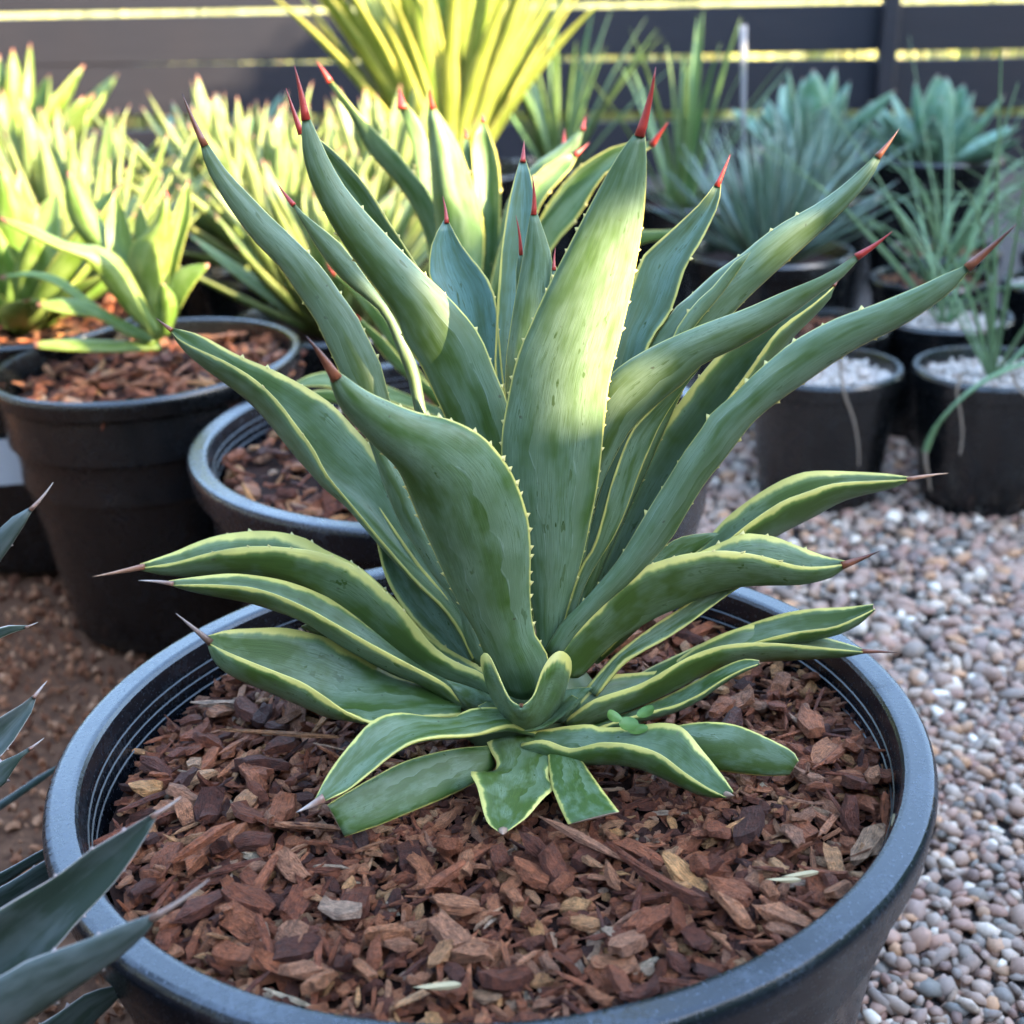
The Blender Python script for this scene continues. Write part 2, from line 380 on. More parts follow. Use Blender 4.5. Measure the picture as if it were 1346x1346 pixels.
def leaf_mesh(name, A, M, B, th, mat, bl=.5, mw=.12, teeth=0.0, tooth=.0022, toothmat=None, m=10, cut=False, trange=(.12, .86), rng=RNG):
    """A, M, B: n x 3 arrays from base to tip (left edge, middle, right edge)."""
    n = len(A)
    vs = np.linspace(-1, 1, m + 1); vs = np.sign(vs) * np.abs(vs) ** .85
    t = np.linspace(0, 1, n)
    P = np.zeros((n, m + 1, 3))
    for j, v in enumerate(vs):
        P[:, j] = A * ((v * v - v) / 2) + M * (1 - v * v) + B * ((v * v + v) / 2)
    du = np.gradient(P, axis=0); dv = np.gradient(P, axis=1)
    nn = np.cross(du, dv); l = np.linalg.norm(nn, axis=2, keepdims=True); l[l < 1e-12] = 1; nn /= l
    prof = np.clip(1.0 - .72 * t ** 1.3, .1, 1)[:, None]
    if not cut: prof = prof * np.clip((1 - t) / .06 + .15, 0, 1)[:, None]
    hh = (th * .5 * prof * (.10 + .90 * np.sqrt(np.clip(1 - vs ** 2, 0, 1)))[None, :])[..., None]
    T, Bt = P + nn * hh, P - nn * hh
    V = np.concatenate([T.reshape(-1, 3), Bt.reshape(-1, 3)])
    off = n * (m + 1); idx = lambda i, j: i * (m + 1) + j
    Fc = []
    for i in range(n - 1):
        for j in range(m):
            Fc.append((idx(i, j), idx(i + 1, j), idx(i + 1, j + 1), idx(i, j + 1)))
            Fc.append((off + idx(i, j), off + idx(i, j + 1), off + idx(i + 1, j + 1), off + idx(i + 1, j)))
        for j in (0, m):
            q = (idx(i, j), off + idx(i, j), off + idx(i + 1, j), idx(i + 1, j))
            Fc.append(q if j == 0 else q[::-1])
    fm = [0] * len(Fc)
    for i in (0, n - 1):
        for j in range(m):
            q = (idx(i, j), idx(i, j + 1), off + idx(i, j + 1), off + idx(i, j))
            Fc.append(q if i == 0 else q[::-1]); fm.append(2 if (cut and i) else 0)
    lu = np.tile(np.repeat(t, m + 1), 2); lv = np.tile(np.tile(vs, n), 2)
    V = list(map(tuple, V)); lu, lv = list(lu), list(lv)
    if teeth > 0:
        for E in (A, B):
            s = np.r_[0, np.cumsum(np.linalg.norm(np.diff(E, axis=0), axis=1))]
            d = s[-1] * trange[0]
            while d < s[-1] * trange[1]:
                e = np.array([np.interp(d, s, E[:, c]) for c in range(3)])
                tt = np.interp(d, s, t)
                mid = np.array([np.interp(tt, t, M[:, c]) for c in range(3)])
                e2 = np.array([np.interp(min(d + .003, s[-1]), s, E[:, c]) for c in range(3)])
                al = e2 - e; al /= max(np.linalg.norm(al), 1e-9)
                o = e - mid; o -= al * (o @ al); o /= max(np.linalg.norm(o), 1e-9)
                nr = np.cross(al, o); z = tooth * .62 * rng.uniform(.55, 1.25)
                b0 = len(V)
                for pnt in (e - al * z * 1.0 - o * z * .25, e + al * z * 1.0 - o * z * .25, e + nr * z * .28 - o * z * .1, e - nr * z * .28 - o * z * .1, e + o * z * 1.0 + al * z * rng.uniform(.2, .9)):
                    V.append(tuple(pnt)); lu.append(tt); lv.append(1.0)
                for f in ((0, 2, 4), (2, 1, 4), (1, 3, 4), (3, 0, 4)):
                    Fc.append(tuple(b0 + q for q in f)); fm.append(1)
                d += teeth * rng.uniform(.6, 1.5)
    k = len(V)
    return mesh_np(name, V, Fc, {'lu': lu, 'lv': lv, 'bl': np.full(k, bl), 'mw': np.full(k, mw)}, True, (mat, toothmat or M_TOOTH, M_CUT), fm)

def cone_mesh(name, a, b, r0, mat, bend=0.0, seg=8, rings=6, flat=.75, side=None):
    a, b = np.asarray(a, float), np.asarray(b, float); ax = b - a; L = np.linalg.norm(ax); ax /= L
    s = np.cross(ax, [0, 1, 0]); s /= np.linalg.norm(s); q = np.cross(ax, s)
    V, Fc, lu = [], [], []
    for i in range(rings + 1):
        t = i / rings; r = r0 * (1 - t) ** .95 + .00010
        c = a + ax * L * t + s * bend * L * math.sin(t * math.pi)
        for j in range(seg):
            an = 2 * math.pi * j / seg
            V.append(c + s * r * math.cos(an) + q * r * flat * math.sin(an)); lu.append(t)
    for i in range(rings):
        for j in range(seg):
            k = (j + 1) % seg
            Fc.append((i * seg + j, i * seg + k, (i + 1) * seg + k, (i + 1) * seg + j))
    Fc.append(tuple(range(seg))[::-1])
    Fc.append(tuple(rings * seg + j for j in range(seg)))
    return mesh_np(name, V, Fc, {'lu': lu}, True, (mat,))

def photo_leaf(parent, A, B, M=None, Y=(.6, .6), e=(0, 0), th=.007, mat=None, bl=.5, mw=.12, teeth=.011, tooth=.0022,
               spine=None, smat=None, rows=30, cut=False, toothmat=None, bulge=0.0, ym=0.0, label=None, sr=None, trange=(.12, .86), ybend=0.0, name='leaf'):
    """edges traced tip -> base in photo pixels; Y = distance of base and tip, e = how far each edge lies behind the middle"""
    A = resample(np.array(A[::-1], float), rows); B = resample(np.array(B[::-1], float), rows)
    t = np.linspace(0, 1, rows)
    if M is None:
        M = (A + B) / 2; e = (e[0] * .55, e[1] * .55); ym *= .5; th *= .72
    else: M = resample(np.array(M[::-1], float), rows); th *= .8
    w = np.sin(np.pi * np.clip(t * .92 + .08, 0, 1)) ** .6
    w[-1] = 0
    Yt = Y[0] + (Y[1] - Y[0]) * t + ybend * np.sin(np.pi * t)
    a3 = np.array([at(p[0], p[1], y) for p, y in zip(A, Yt + e[0] * w)])
    b3 = np.array([at(p[0], p[1], y) for p, y in zip(B, Yt + e[1] * w)])
    m3 = np.array([at(p[0], p[1], y) for p, y in zip(M, Yt + ym * w)])
    me = leaf_mesh('leaf', a3, m3, b3, th, mat or M_MAIN, bl, mw, teeth, tooth, toothmat, cut=cut, trange=trange)
    o = obj(name, me, parent)
    if parent is not None and parent.type == 'EMPTY': o.matrix_parent_inverse = Matrix.Translation(parent.location).inverted()
    if label: o['label'] = label
    if spine is not None:
        tipc = (a3[-1] + b3[-1] + m3[-1]) / 3
        back = (a3[-3] + b3[-3]) / 2
        r = max(np.linalg.norm(a3[-1] - b3[-1]) * .52, .0013 if sr is None else min(sr * .62, .0024))
        pt = at(spine[0], spine[1], Yt[-1] + (Yt[-1] - Yt[-4]) * 1.0)
        dirv = (pt - tipc) / max(np.linalg.norm(pt - tipc), 1e-9)
        sp = obj('spine', cone_mesh('spine', tipc - dirv * .002, pt, r, smat or M_SPRED, bend=RNG.uniform(-.03, .03)), o)
    return o

# ---------------------------------------------------------------- ground
def sheet(name, pts, z, mat, **kw):
    me = mesh_np(name, [(x, y, z) for x, y in pts], [tuple(range(len(pts)))], None, False, (mat,))
    o = obj(name, me); tag(o, kind='structure', **kw); return o
ground = sheet('ground', [(-60, -40), (60, -40), (60, 150), (-60, 150)], -.020, M_DIRT)
field = sheet('dry_field', [(-60, 4.08), (60, 4.08), (60, 120), (-60, 120)], -.012, M_FIELD)
gravel_x = lambda y: -.10 - .02 * y
gravel = sheet('gravel_path', [(-.12, -1.5), (4.5, -1.5), (4.5, 4.2), (-.2, 4.2)], -.004, M_GRAVELBASE)
soil = sheet('soil_bed', [(-4.5, -1.5), (-.12, -1.5), (-.2, 4.2), (-4.5, 4.2)], -.004, M_COIR)

# ---------------------------------------------------------------- pots
def lathe(name, prof, mat, seg=96):
    n = len(prof); V, Fc = [], []
    for j in range(seg):
        a = 2 * math.pi * j / seg
        for r, z in prof: V.append((r * math.cos(a), r * math.sin(a), z))
    for j in range(seg):
        k = (j + 1) % seg
        for i in range(n - 1): Fc.append((j * n + i, k * n + i, k * n + i + 1, j * n + i + 1))
    me = mesh_np(name, V, Fc, None, True, (mat,))
    me.set_sharp_from_angle(angle=math.radians(28))
    return me
def ring(name, r, z, w, mat, seg=96):
    return lathe(name, [(r, z - w), (r - w * 1.2, z), (r, z + w)], mat, seg)
def make_pot(R, H, loc, tilt, mat, label, cat='plant pot', group=None, lip=.079, drop=.13, ribs=True, seg=96, bands=(), name='plant_pot', flare=0.0):
    t = empty(name, (loc[0], loc[1], loc[2] - H)); t.rotation_euler = (tilt[1], -tilt[0], 0)
    tag(t, label, cat, group)
    w = R * lip; d = R * drop; rb = R * .76
    ri = R - w
    def body(z):                      # outer radius of the wall below the lip
        f = z / (H - d); return rb + (R * .955 - rb) * f
    prof = [(0.001, .004), (rb - .006, .004), (rb, .010)]
    zs = [.1, .3, .5, .7]
    pts = [(body(H * f * .98), H * f) for f in zs]
    for z0, dr in bands: pts += [(body(z0) + dr * .0, z0 - .004), (body(z0) + dr, z0), (body(z0) + dr, z0 + .008)]
    pts.sort(key=lambda q: q[1]); prof += pts
    zt = H
    prof += [(R * .952, H - d - .001), (R * .985, H - d + .003), (R * .992, H - d + .008), (R - .0004, H - .0075), (R, H - .0055), (R - .0008, H - .0022), (R - .0022, H - .0006), (R - .0040, H), (R - .0050, H)]
    prof += [(ri + .0045, H), (ri + .0035, H), (ri + .0018, H - .0006), (ri + .0005, H - .0022), (ri, H - .0052), (ri - .0002, H - .007), (ri - .004, H - .04), (ri - .010, H * .6), (rb - .012, .012), (0.001, .010)]
    # duplicate loops close to sharp turns keep the lip crisp
    o = obj('wall', lathe('wall', prof, mat, seg), t)
    if ribs:
        for i in range(3):
            zz = H - .0125 - i * .0065
            obj('rib', ring('rib', ri - .0008 - (H - zz) * .1, zz, .00055, M_PRIDGE, seg), t)
    return t
T_MAIN = (.03, 0.0)
PC = np.array([-.0053, .5604, .2541])
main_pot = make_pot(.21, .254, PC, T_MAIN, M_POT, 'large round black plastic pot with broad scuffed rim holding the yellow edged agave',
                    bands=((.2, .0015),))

# ---------------------------------------------------------------- bark chips
def chip_templates(n, seed, flat=(.20, .42), pts=15):
    rg = np.random.default_rng(seed); out = []
    nx, ny = 3, 2
    for i in range(n):
        w, h = rg.uniform(.40, .68), rg.uniform(*flat)
        sh = rg.uniform(-.35, .35); cv = rg.uniform(-.25, .25); e0, e1 = rg.uniform(.35, .95), rg.uniform(.35, .95)
        bm = bmesh.new(); g = {}
        for ix in range(nx + 1):
            for iy in range(ny + 1):
                for iz in (0, 1):
                    x, y, z = ix / nx * 2 - 1, iy / ny * 2 - 1, iz * 2 - 1
                    tap = e0 if ix == 0 else e1 if ix == nx else 1.0
                    edge = .72 if abs(y) == 1 else 1.0
                    q = (x + rg.normal(0, .13) + sh * y * .5, y * w * tap * rg.uniform(.75, 1.15), z * h * tap * edge * rg.uniform(.6, 1.25) + cv * x * x + rg.normal(0, .04))
                    g[ix, iy, iz] = bm.verts.new(q)
        def fc(*k): bm.faces.new([g[q] for q in k])
        for ix in range(nx):
            for iy in range(ny):
                fc((ix, iy, 0), (ix, iy + 1, 0), (ix + 1, iy + 1, 0), (ix + 1, iy, 0)); fc((ix, iy, 1), (ix + 1, iy, 1), (ix + 1, iy + 1, 1), (ix, iy + 1, 1))
            fc((ix, 0, 0), (ix + 1, 0, 0), (ix + 1, 0, 1), (ix, 0, 1)); fc((ix, ny, 0), (ix, ny, 1), (ix + 1, ny, 1), (ix + 1, ny, 0))
        for iy in range(ny):
            fc((0, iy, 0), (0, iy, 1), (0, iy + 1, 1), (0, iy + 1, 0)); fc((nx, iy, 0), (nx, iy + 1, 0), (nx, iy + 1, 1), (nx, iy, 1))
        out.append(tmpl_from_bm(bm))
    return out
CHIPS = chip_templates(22, 3)
SLIV = chip_templates(8, 5, (.12, .28))
SLIV = [(v * np.array([1, .28, .5]), f) for v, f in SLIV]
ALLC = CHIPS + SLIV

def mulch(parent_label, C, R, tilt, depth, sizes, nbig, nsmall, seed, name='bark_mulch', hole=None, individual=True, group=None):
    """a bed of bark in a pot: a lumpy disc with chips heaped on it"""
    rg = np.random.default_rng(seed)
    z0 = C[2] - depth
    zt = lambda x, y: z0 + tilt[0] * (x - C[0]) + tilt[1] * (y - C[1])
    V = [(C[0], C[1], zt(C[0], C[1]) - .004)]; Fc = []; seg, rr = 48, 10
    for i in range(1, rr + 1):
        for j in range(seg):
            a = 2 * math.pi * j / seg; r = R * i / rr
            x, y = C[0] + r * math.cos(a), C[1] + r * math.sin(a)
            V.append((x, y, zt(x, y) - .004 + rg.uniform(-.003, .003)))
    for j in range(seg):
        Fc.append((0, 1 + j, 1 + (j + 1) % seg))
        for i in range(rr - 1):
            a0, b0 = 1 + i * seg, 1 + (i + 1) * seg; k = (j + 1) % seg
            Fc.append((a0 + j, b0 + j, b0 + k, a0 + k))
    me = mesh_np('mulch', V, Fc, None, True, (M_MULCHBASE,))
    top = obj(name, me); tag(top, parent_label, 'mulch', group)
    items = []
    def spot(rmax):
        r = rmax * math.sqrt(rg.uniform()); a = rg.uniform(0, 2 * math.pi)
        return C[0] + r * math.cos(a), C[1] + r * math.sin(a)
    for i in range(nsmall):
        x, y = spot(R - .004); s = sizes[0] * rg.uniform(.45, 1.25)
        sl = rg.uniform() < .22
        ti = rg.integers(len(CHIPS), len(ALLC)) if sl else rg.integers(0, len(CHIPS))
        if sl: s *= 1.7
        Mx = rotm(rg.normal(0, .45), rg.normal(0, .35), rg.uniform(0, 6.28)) * s
        zz = zt(x, y) + rg.uniform(-.001, .006) * (s / .006)
        if hole and ((x - hole[0]) / hole[2]) ** 2 + ((y - hole[1]) / hole[3]) ** 2 < 1: zz = zt(x, y) + rg.uniform(-.001, .0025)      # pressed flat under the leaves
        items.append((int(ti), Mx, np.array([x, y, zz]), float(rg.uniform())))
    if individual:
        datas = [tmpl_mesh('bark_chip', t, (M_CHIP,), False) for t in ALLC]
        for i in range(nbig):
            x, y = spot(R - .009); s = sizes[1] * rg.uniform(.7, 1.45)
            while hole and ((x - hole[0]) / hole[2]) ** 2 + ((y - hole[1]) / hole[3]) ** 2 < 1: x, y = spot(R - .009)
            sl = rg.uniform() < .10
            ti = int(rg.integers(len(CHIPS), len(ALLC)) if sl else rg.integers(0, len(CHIPS)))
            if sl: s *= 1.8
            o = bpy.data.objects.new('bark_chip', datas[ti])
            Mx = rotm(rg.normal(0, .38), rg.normal(0, .30), rg.uniform(0, 6.28)) * s
            m4 = Matrix(Mx.tolist()).to_4x4(); m4.translation = (x, y, zt(x, y) + .006 + rg.uniform(0, .005))
            o.matrix_world = m4; link(o, top)
    f = obj('bark_fragments', big_mesh('bark_fragments', ALLC, items, (M_CHIP,), False), top); f['kind'] = 'stuff'
    return top, zt
bed, zmain = mulch('red brown bark mulch filling the large pot around the yellow edged agave', PC, .1925, T_MAIN, .0275, (.0046, .0076), 300, 7600, 11, hole=(.012, .548, .12, .060))

# some pieces one can point at
def sliver(pts, r, mat_i=0, parent=None):
    """a long split of bark lying on the mulch, given by its two ends in the photo"""
    p = [on_z(px, py, z) for px, py, z in pts]
    A, B = np.array(p[0]), np.array(p[1]); L = np.linalg.norm(B - A); ang = math.atan2(B[1] - A[1], B[0] - A[0])
    o = bpy.data.objects.new('bark_chip', tmpl_mesh('bark_chip', SLIV[mat_i], (M_CHIP,), False, rnd=RNG.random()))
    m = Matrix.Translation(tuple((A + B) / 2)) @ Matrix.Rotation(ang, 4, 'Z') @ Matrix.Diagonal((L / 2, r * 3.2, r * 5, 1))
    o.matrix_world = m; link(o, parent); return o
zc = .240
for pts, r in ((((722, 1078, zc), (815, 1128, zc), ), .004), (((805, 1120, zc), (925, 1192, zc)), .0042), (((300, 960, zc), (440, 968, zc)), .003),
               (((1080, 1015, zc), (1150, 1024, zc)), .003), (((228, 1130, zc), (305, 1080, zc)), .004)):
    sliver(pts, r, RNG.randrange(8), bed)
def seed_bit(px, py, L, ang, col, z=.243, wd=.25):
    t = CHIPS[3]; me = tmpl_mesh('dry_bit', t, (col,), False)
    o = bpy.data.objects.new('dry_bit', me); p = on_z(px, py, z)
    o.matrix_world = Matrix.Translation(tuple(p)) @ Matrix.Rotation(ang, 4, 'Z') @ Matrix.Diagonal((L, L * wd * 1.4, L * wd * 1.4, 1)); link(o, bed)
M_STRAW = simple('dry straw', (.40, .31, .17), .7, .3, .15, 100)
for px, py, L, an in ((575, 1297, .0075, .1), (1175, 1085, .0065, 1.4), (1052, 1150, .0065, .2), (1030, 1157, .006, .0)):
    seed_bit(px, py, L, an, M_STRAW)

# ---------------------------------------------------------------- the big agave
AG = at(692, 905, .60)
agave = empty('agave_plant', (AG[0], AG[1], zmain(AG[0], AG[1])))
tag(agave, 'blue green agave with yellow leaf margins and red spines in the large pot', 'agave')
# short stem that carries the leaves
bm = bmesh.new(); bmesh.ops.create_icosphere(bm, subdivisions=3, radius=1)
for v in bm.verts:
    s = .040 * (1 - .25 * max(v.co.z, 0)); v.co = Vector((v.co.x * s, v.co.y * s * .8, v.co.z * .035))
me = bpy.data.meshes.new('stem'); bm.to_mesh(me); bm.free()
V = np.array([tuple(v.co) for v in me.vertices]); k = len(V)
for nm, val in (('lu', .05), ('lv', 0.), ('bl', .45), ('mw', .01)):
    a = me.attributes.new(nm, 'FLOAT', 'POINT'); a.data.foreach_set('value', np.full(k, val, dtype=np.float32))
me.polygons.foreach_set('use_smooth', np.ones(len(me.polygons), dtype=bool)); me.materials.append(M_MAIN)
obj('stem', me, agave, (0, .006, AG[2] - zmain(AG[0], AG[1]) - .012))
PL = lambda *a, **k: photo_leaf(agave, *a, **k)

# tall leaf in the middle
PL([(836, 173), (815, 200), (793, 238), (765, 290), (738, 342), (714, 390), (697, 428), (680, 469), (668, 522), (659, 580), (664, 640), (684, 720), (700, 800), (708, 862), (700, 890)],
   [(848, 173), (850, 215), (848, 262), (841, 320), (829, 385), (815, 445), (801, 502), (793, 571), (787, 629), (776, 686), (762, 747), (748, 790), (736, 833), (722, 868), (716, 890)],
   Y=(.588, .592), e=(.006, .007), ym=-.003, th=.007, bl=.56, mw=.04, teeth=.010, spine=(862, 88), smat=M_SPRED, sr=.0036, rows=40)
# broad leaf leaning left in front
PL([(433, 497), (436, 510), (450, 540), (486, 580), (521, 615), (536, 646), (549, 678), (572, 728), (589, 765), (607, 799), (623, 824), (638, 862), (655, 895)],
   [(446, 489), (486, 516), (547, 541), (596, 553), (637, 576), (670, 617), (690, 666), (697, 711), (697, 788), (703, 833), (716, 852), (722, 875), (718, 900)],
   M=[(438, 493), (462, 525), (510, 568), (555, 600), (592, 640), (612, 690), (628, 740), (640, 790), (655, 835), (672, 875), (688, 915)],
   Y=(.575, .535), e=(.006, .006), ym=-.004, th=.007, bl=.54, mw=.045, teeth=.0085, tooth=.0028, spine=(402, 441), smat=M_SPBRN, sr=.0035, rows=40)
# upright leaf left of the middle
PL([(397, 154), (397, 192), (404, 228), (421, 268), (441, 305), (466, 342), (492, 376), (520, 416), (533, 450), (553, 480), (573, 523), (590, 560), (625, 650), (655, 770), (672, 850)],
   [(405, 150), (419, 180), (437, 218), (459, 253), (503, 303), (548, 350), (583, 384), (613, 416), (634, 447), (651, 490), (667, 530), (676, 580), (690, 680), (700, 780), (704, 850)],
   Y=(.612, .632), e=(.006, .006), ym=-.003, th=.007, bl=.48, mw=.06, teeth=.016, spine=(387, 86), smat=M_SPRED, sr=.0034, rows=38)
# far left upright leaf
PL([(263, 188), (270, 218), (288, 252), (310, 285), (334, 317), (368, 352), (396, 394), (414, 420), (430, 454), (446, 488), (480, 560), (545, 690), (605, 800), (640, 850)],
   [(271, 185), (298, 224), (330, 258), (358, 287), (384, 311), (422, 350), (448, 386), (472, 420), (485, 448), (500, 478), (514, 530), (545, 610), (610, 740), (660, 840)],
   Y=(.622, .66), e=(.004, .008), ym=-.002, th=.006, bl=.52, mw=.06, teeth=.018, spine=(239, 122), smat=M_SPBRN, sr=.003, rows=36)
# long channelled leaf sweeping left
PL([(222, 430), (262, 440), (313, 467), (365, 489), (414, 516), (441, 536), (468, 565), (492, 592), (520, 635), (548, 690), (580, 750), (612, 800), (645, 860)],
   [(222, 432), (240, 449), (296, 475), (334, 498), (365, 527), (387, 556), (412, 590), (430, 624), (460, 661), (492, 700), (524, 738), (553, 771), (581, 797), (603, 827), (622, 865)],
   M=[(222, 432), (242, 457), (274, 485), (329, 525), (365, 561), (396, 597), (430, 630), (470, 662), (512, 712), (548, 752), (585, 790), (612, 830), (632, 870)],
   Y=(.603, .66), e=(.010, -.012), ym=.008, th=.007, bl=.60, mw=.085, teeth=.022, spine=(205, 418), smat=M_SPBRN, sr=.002, rows=36)
# leaf tucked between them
PL([(455, 530), (470, 556), (486, 583), (500, 626), (508, 646), (524, 684), (545, 718), (569, 755), (593, 783), (607, 805), (611, 838), (630, 875)],
   [(458, 530), (490, 560), (521, 602), (545, 640), (565, 690), (590, 745), (610, 785), (632, 822), (650, 865)],
   Y=(.592, .60), e=(.004, .010), ym=-.003, th=.007, bl=.62, mw=.02, teeth=0, rows=26)
PL([(478, 640), (485, 680), (494, 708), (504, 750), (518, 781), (533, 803), (553, 825), (575, 845), (610, 880)],
   [(480, 640), (515, 690), (550, 740), (590, 790), (620, 850), (640, 885)],
   Y=(.605, .64), e=(-.006, -.004), ym=.006, th=.007, bl=.62, mw=.14, teeth=0, rows=22)
# low left leaves, folded, tips out over the rim
PL([(184, 741), (230, 725), (260, 712), (290, 703), (331, 698), (365, 699), (400, 707), (426, 722), (472, 745), (512, 780), (548, 818), (585, 850), (640, 880)],
   [(187, 746), (230, 739), (270, 728), (311, 720), (345, 718), (378, 720), (404, 723), (430, 729), (472, 747), (494, 765), (510, 781), (528, 799), (546, 821), (566, 846), (588, 864), (610, 875), (636, 887), (655, 912)],
   M=[(185, 750), (230, 755), (290, 755), (331, 758), (380, 768), (430, 790), (480, 822), (530, 858), (580, 888), (640, 915)],
   Y=(.588, .63), e=(.020, -.010), ym=.004, th=.008, bl=.30, mw=.13, teeth=.018, spine=(122, 758), smat=M_SPORG, sr=.0028, rows=38)
PL([(222, 763), (250, 759), (297, 754), (333, 756), (373, 763), (411, 776), (452, 796), (489, 820), (523, 848), (556, 872), (590, 890), (630, 915)],
   [(224, 769), (270, 768), (310, 770), (334, 773), (367, 783), (407, 801), (443, 821), (489, 847), (545, 877), (567, 888), (589, 902), (607, 919), (622, 930)],
   M=[(223, 769), (270, 779), (300, 784), (340, 792), (400, 812), (449, 842), (479, 859), (509, 874), (560, 897), (600, 920), (625, 935)],
   Y=(.578, .60), e=(.016, -.012), ym=.002, th=.007, bl=.42, mw=.13, teeth=0, spine=(182, 763), smat=M_SPGRY, sr=.0018, rows=36)
PL([(272, 836), (300, 828), (331, 826), (370, 825), (400, 830), (434, 840), (464, 858), (494, 876), (524, 891), (560, 903), (605, 925)],
   [(275, 845), (290, 853), (320, 866), (360, 882), (397, 897), (427, 916), (449, 932), (472, 944), (492, 951), (540, 945), (605, 940)],
   M=[(272, 843), (285, 868), (311, 885), (351, 899), (380, 910), (405, 919), (434, 928), (470, 928), (510, 926), (560, 928), (605, 936)],
   Y=(.572, .575), e=(.022, -.012), ym=.004, th=.010, bl=.30, mw=.10, teeth=0, spine=(231, 806), smat=M_SPWITH, sr=.0032, rows=34)
PL([(396, 823), (412, 818), (440, 828), (480, 850), (520, 876), (565, 900)], [(398, 826), (430, 842), (470, 868), (520, 895), (565, 915)],
   Y=(.595, .615), e=(.004, -.004), th=.006, bl=.42, mw=.05, teeth=0, rows=18, cut=True)
# right-hand upright leaves
PL([(1274, 347), (1240, 361), (1206, 377), (1145, 402), (1098, 419), (1047, 446), (1015, 471), (990, 493), (962, 521), (936, 542), (920, 567), (903, 589), (880, 626), (850, 674), (824, 718), (808, 742), (780, 775), (760, 797), (738, 819), (716, 855)],
   [(1278, 350), (1258, 375), (1242, 390), (1190, 426), (1124, 459), (1061, 501), (1021, 529), (990, 555), (964, 588), (950, 606), (932, 628), (918, 648), (900, 678), (882, 708), (852, 742), (826, 768), (790, 800), (760, 835), (738, 868)],
   Y=(.582, .575), e=(.006, .004), ym=-.004, th=.006, bl=.58, mw=.06, teeth=.017, tooth=.0026, spine=(1337, 294), smat=M_SPBRN, sr=.0036, rows=42)
PL([(1127, 334), (1084, 361), (1027, 385), (979, 406), (914, 430), (853, 458), (808, 487), (785, 520), (765, 600), (748, 700), (735, 800)],
   [(1134, 335), (1106, 366), (1080, 384), (1031, 420), (980, 452), (924, 479), (900, 503), (866, 530), (831, 563), (810, 597), (784, 656), (768, 740), (752, 815)],
   Y=(.606, .612), e=(.006, .004), ym=-.003, th=.006, bl=.42, mw=.06, teeth=0, spine=(1173, 304), smat=M_SPRED, sr=.0030, rows=36)
PL([(920, 477), (880, 515), (850, 545), (828, 571), (806, 628), (792, 680), (780, 719), (764, 745), (748, 790), (735, 840)],
   [(924, 478), (890, 523), (870, 555), (858, 580), (840, 624), (824, 668), (808, 704), (780, 749), (762, 789), (750, 850)],
   Y=(.60, .628), e=(-.004, .004), ym=.003, th=.006, bl=.52, mw=.13, teeth=0, rows=28)
PL([(1096, 372), (1050, 395), (1000, 420), (950, 460), (900, 520), (860, 580), (830, 640), (800, 720), (765, 800), (745, 850)],
   [(1100, 372), (1091, 381), (1063, 404), (1031, 426), (1011, 448), (990, 479), (966, 512), (938, 550), (905, 600), (870, 660), (830, 730), (790, 800), (762, 850)],
   M=[(1098, 374), (1095, 385), (1070, 412), (1042, 439), (1020, 465), (990, 500), (950, 560), (890, 640), (840, 710), (785, 800), (755, 850)],
   Y=(.618, .66), e=(.006, -.012), ym=.010, th=.007, bl=.62, mw=.10, teeth=.022, spine=(1106, 362), smat=M_SPBRN, sr=.0016, rows=32)
PL([(1154, 200), (1130, 224), (1102, 248), (1070, 270), (1030, 292), (1000, 313), (975, 334), (940, 358), (910, 386), (886, 406), (868, 432), (850, 460), (820, 540), (780, 680), (745, 820)],
   [(1159, 205), (1145, 234), (1122, 262), (1090, 294), (1050, 331), (1020, 357), (994, 381), (972, 403), (930, 450), (890, 530), (850, 620), (800, 730), (760, 830)],
   Y=(.625, .665), e=(.006, .005), ym=-.004, th=.006, bl=.60, mw=.05, teeth=.02, spine=(1182, 169), smat=M_SPBRN, sr=.0028, rows=36)
PL([(985, 331), (962, 347), (940, 374), (914, 398), (894, 424), (886, 440), (860, 500), (820, 600), (770, 760), (745, 840)],
   [(987, 331), (975, 350), (950, 385), (925, 415), (905, 440), (895, 470), (870, 530), (830, 630), (782, 770), (760, 840)],
   Y=(.622, .645), e=(.0, .004), ym=-.004, th=.005, bl=.55, mw=.25, teeth=.02, rows=26)
PL([(941, 240), (921, 266), (895, 291), (866, 317), (845, 337), (828, 380), (805, 450), (780, 560), (750, 700), (725, 820)],
   [(948, 240), (945, 267), (933, 295), (921, 319), (902, 350), (887, 396), (877, 418), (853, 454), (835, 530), (800, 660), (760, 800)],
   Y=(.632, .665), e=(-.008, -.012), ym=.008, th=.007, bl=.72, mw=.10, teeth=.02, spine=(960, 203), smat=M_SPRED, sr=.0024, rows=34)
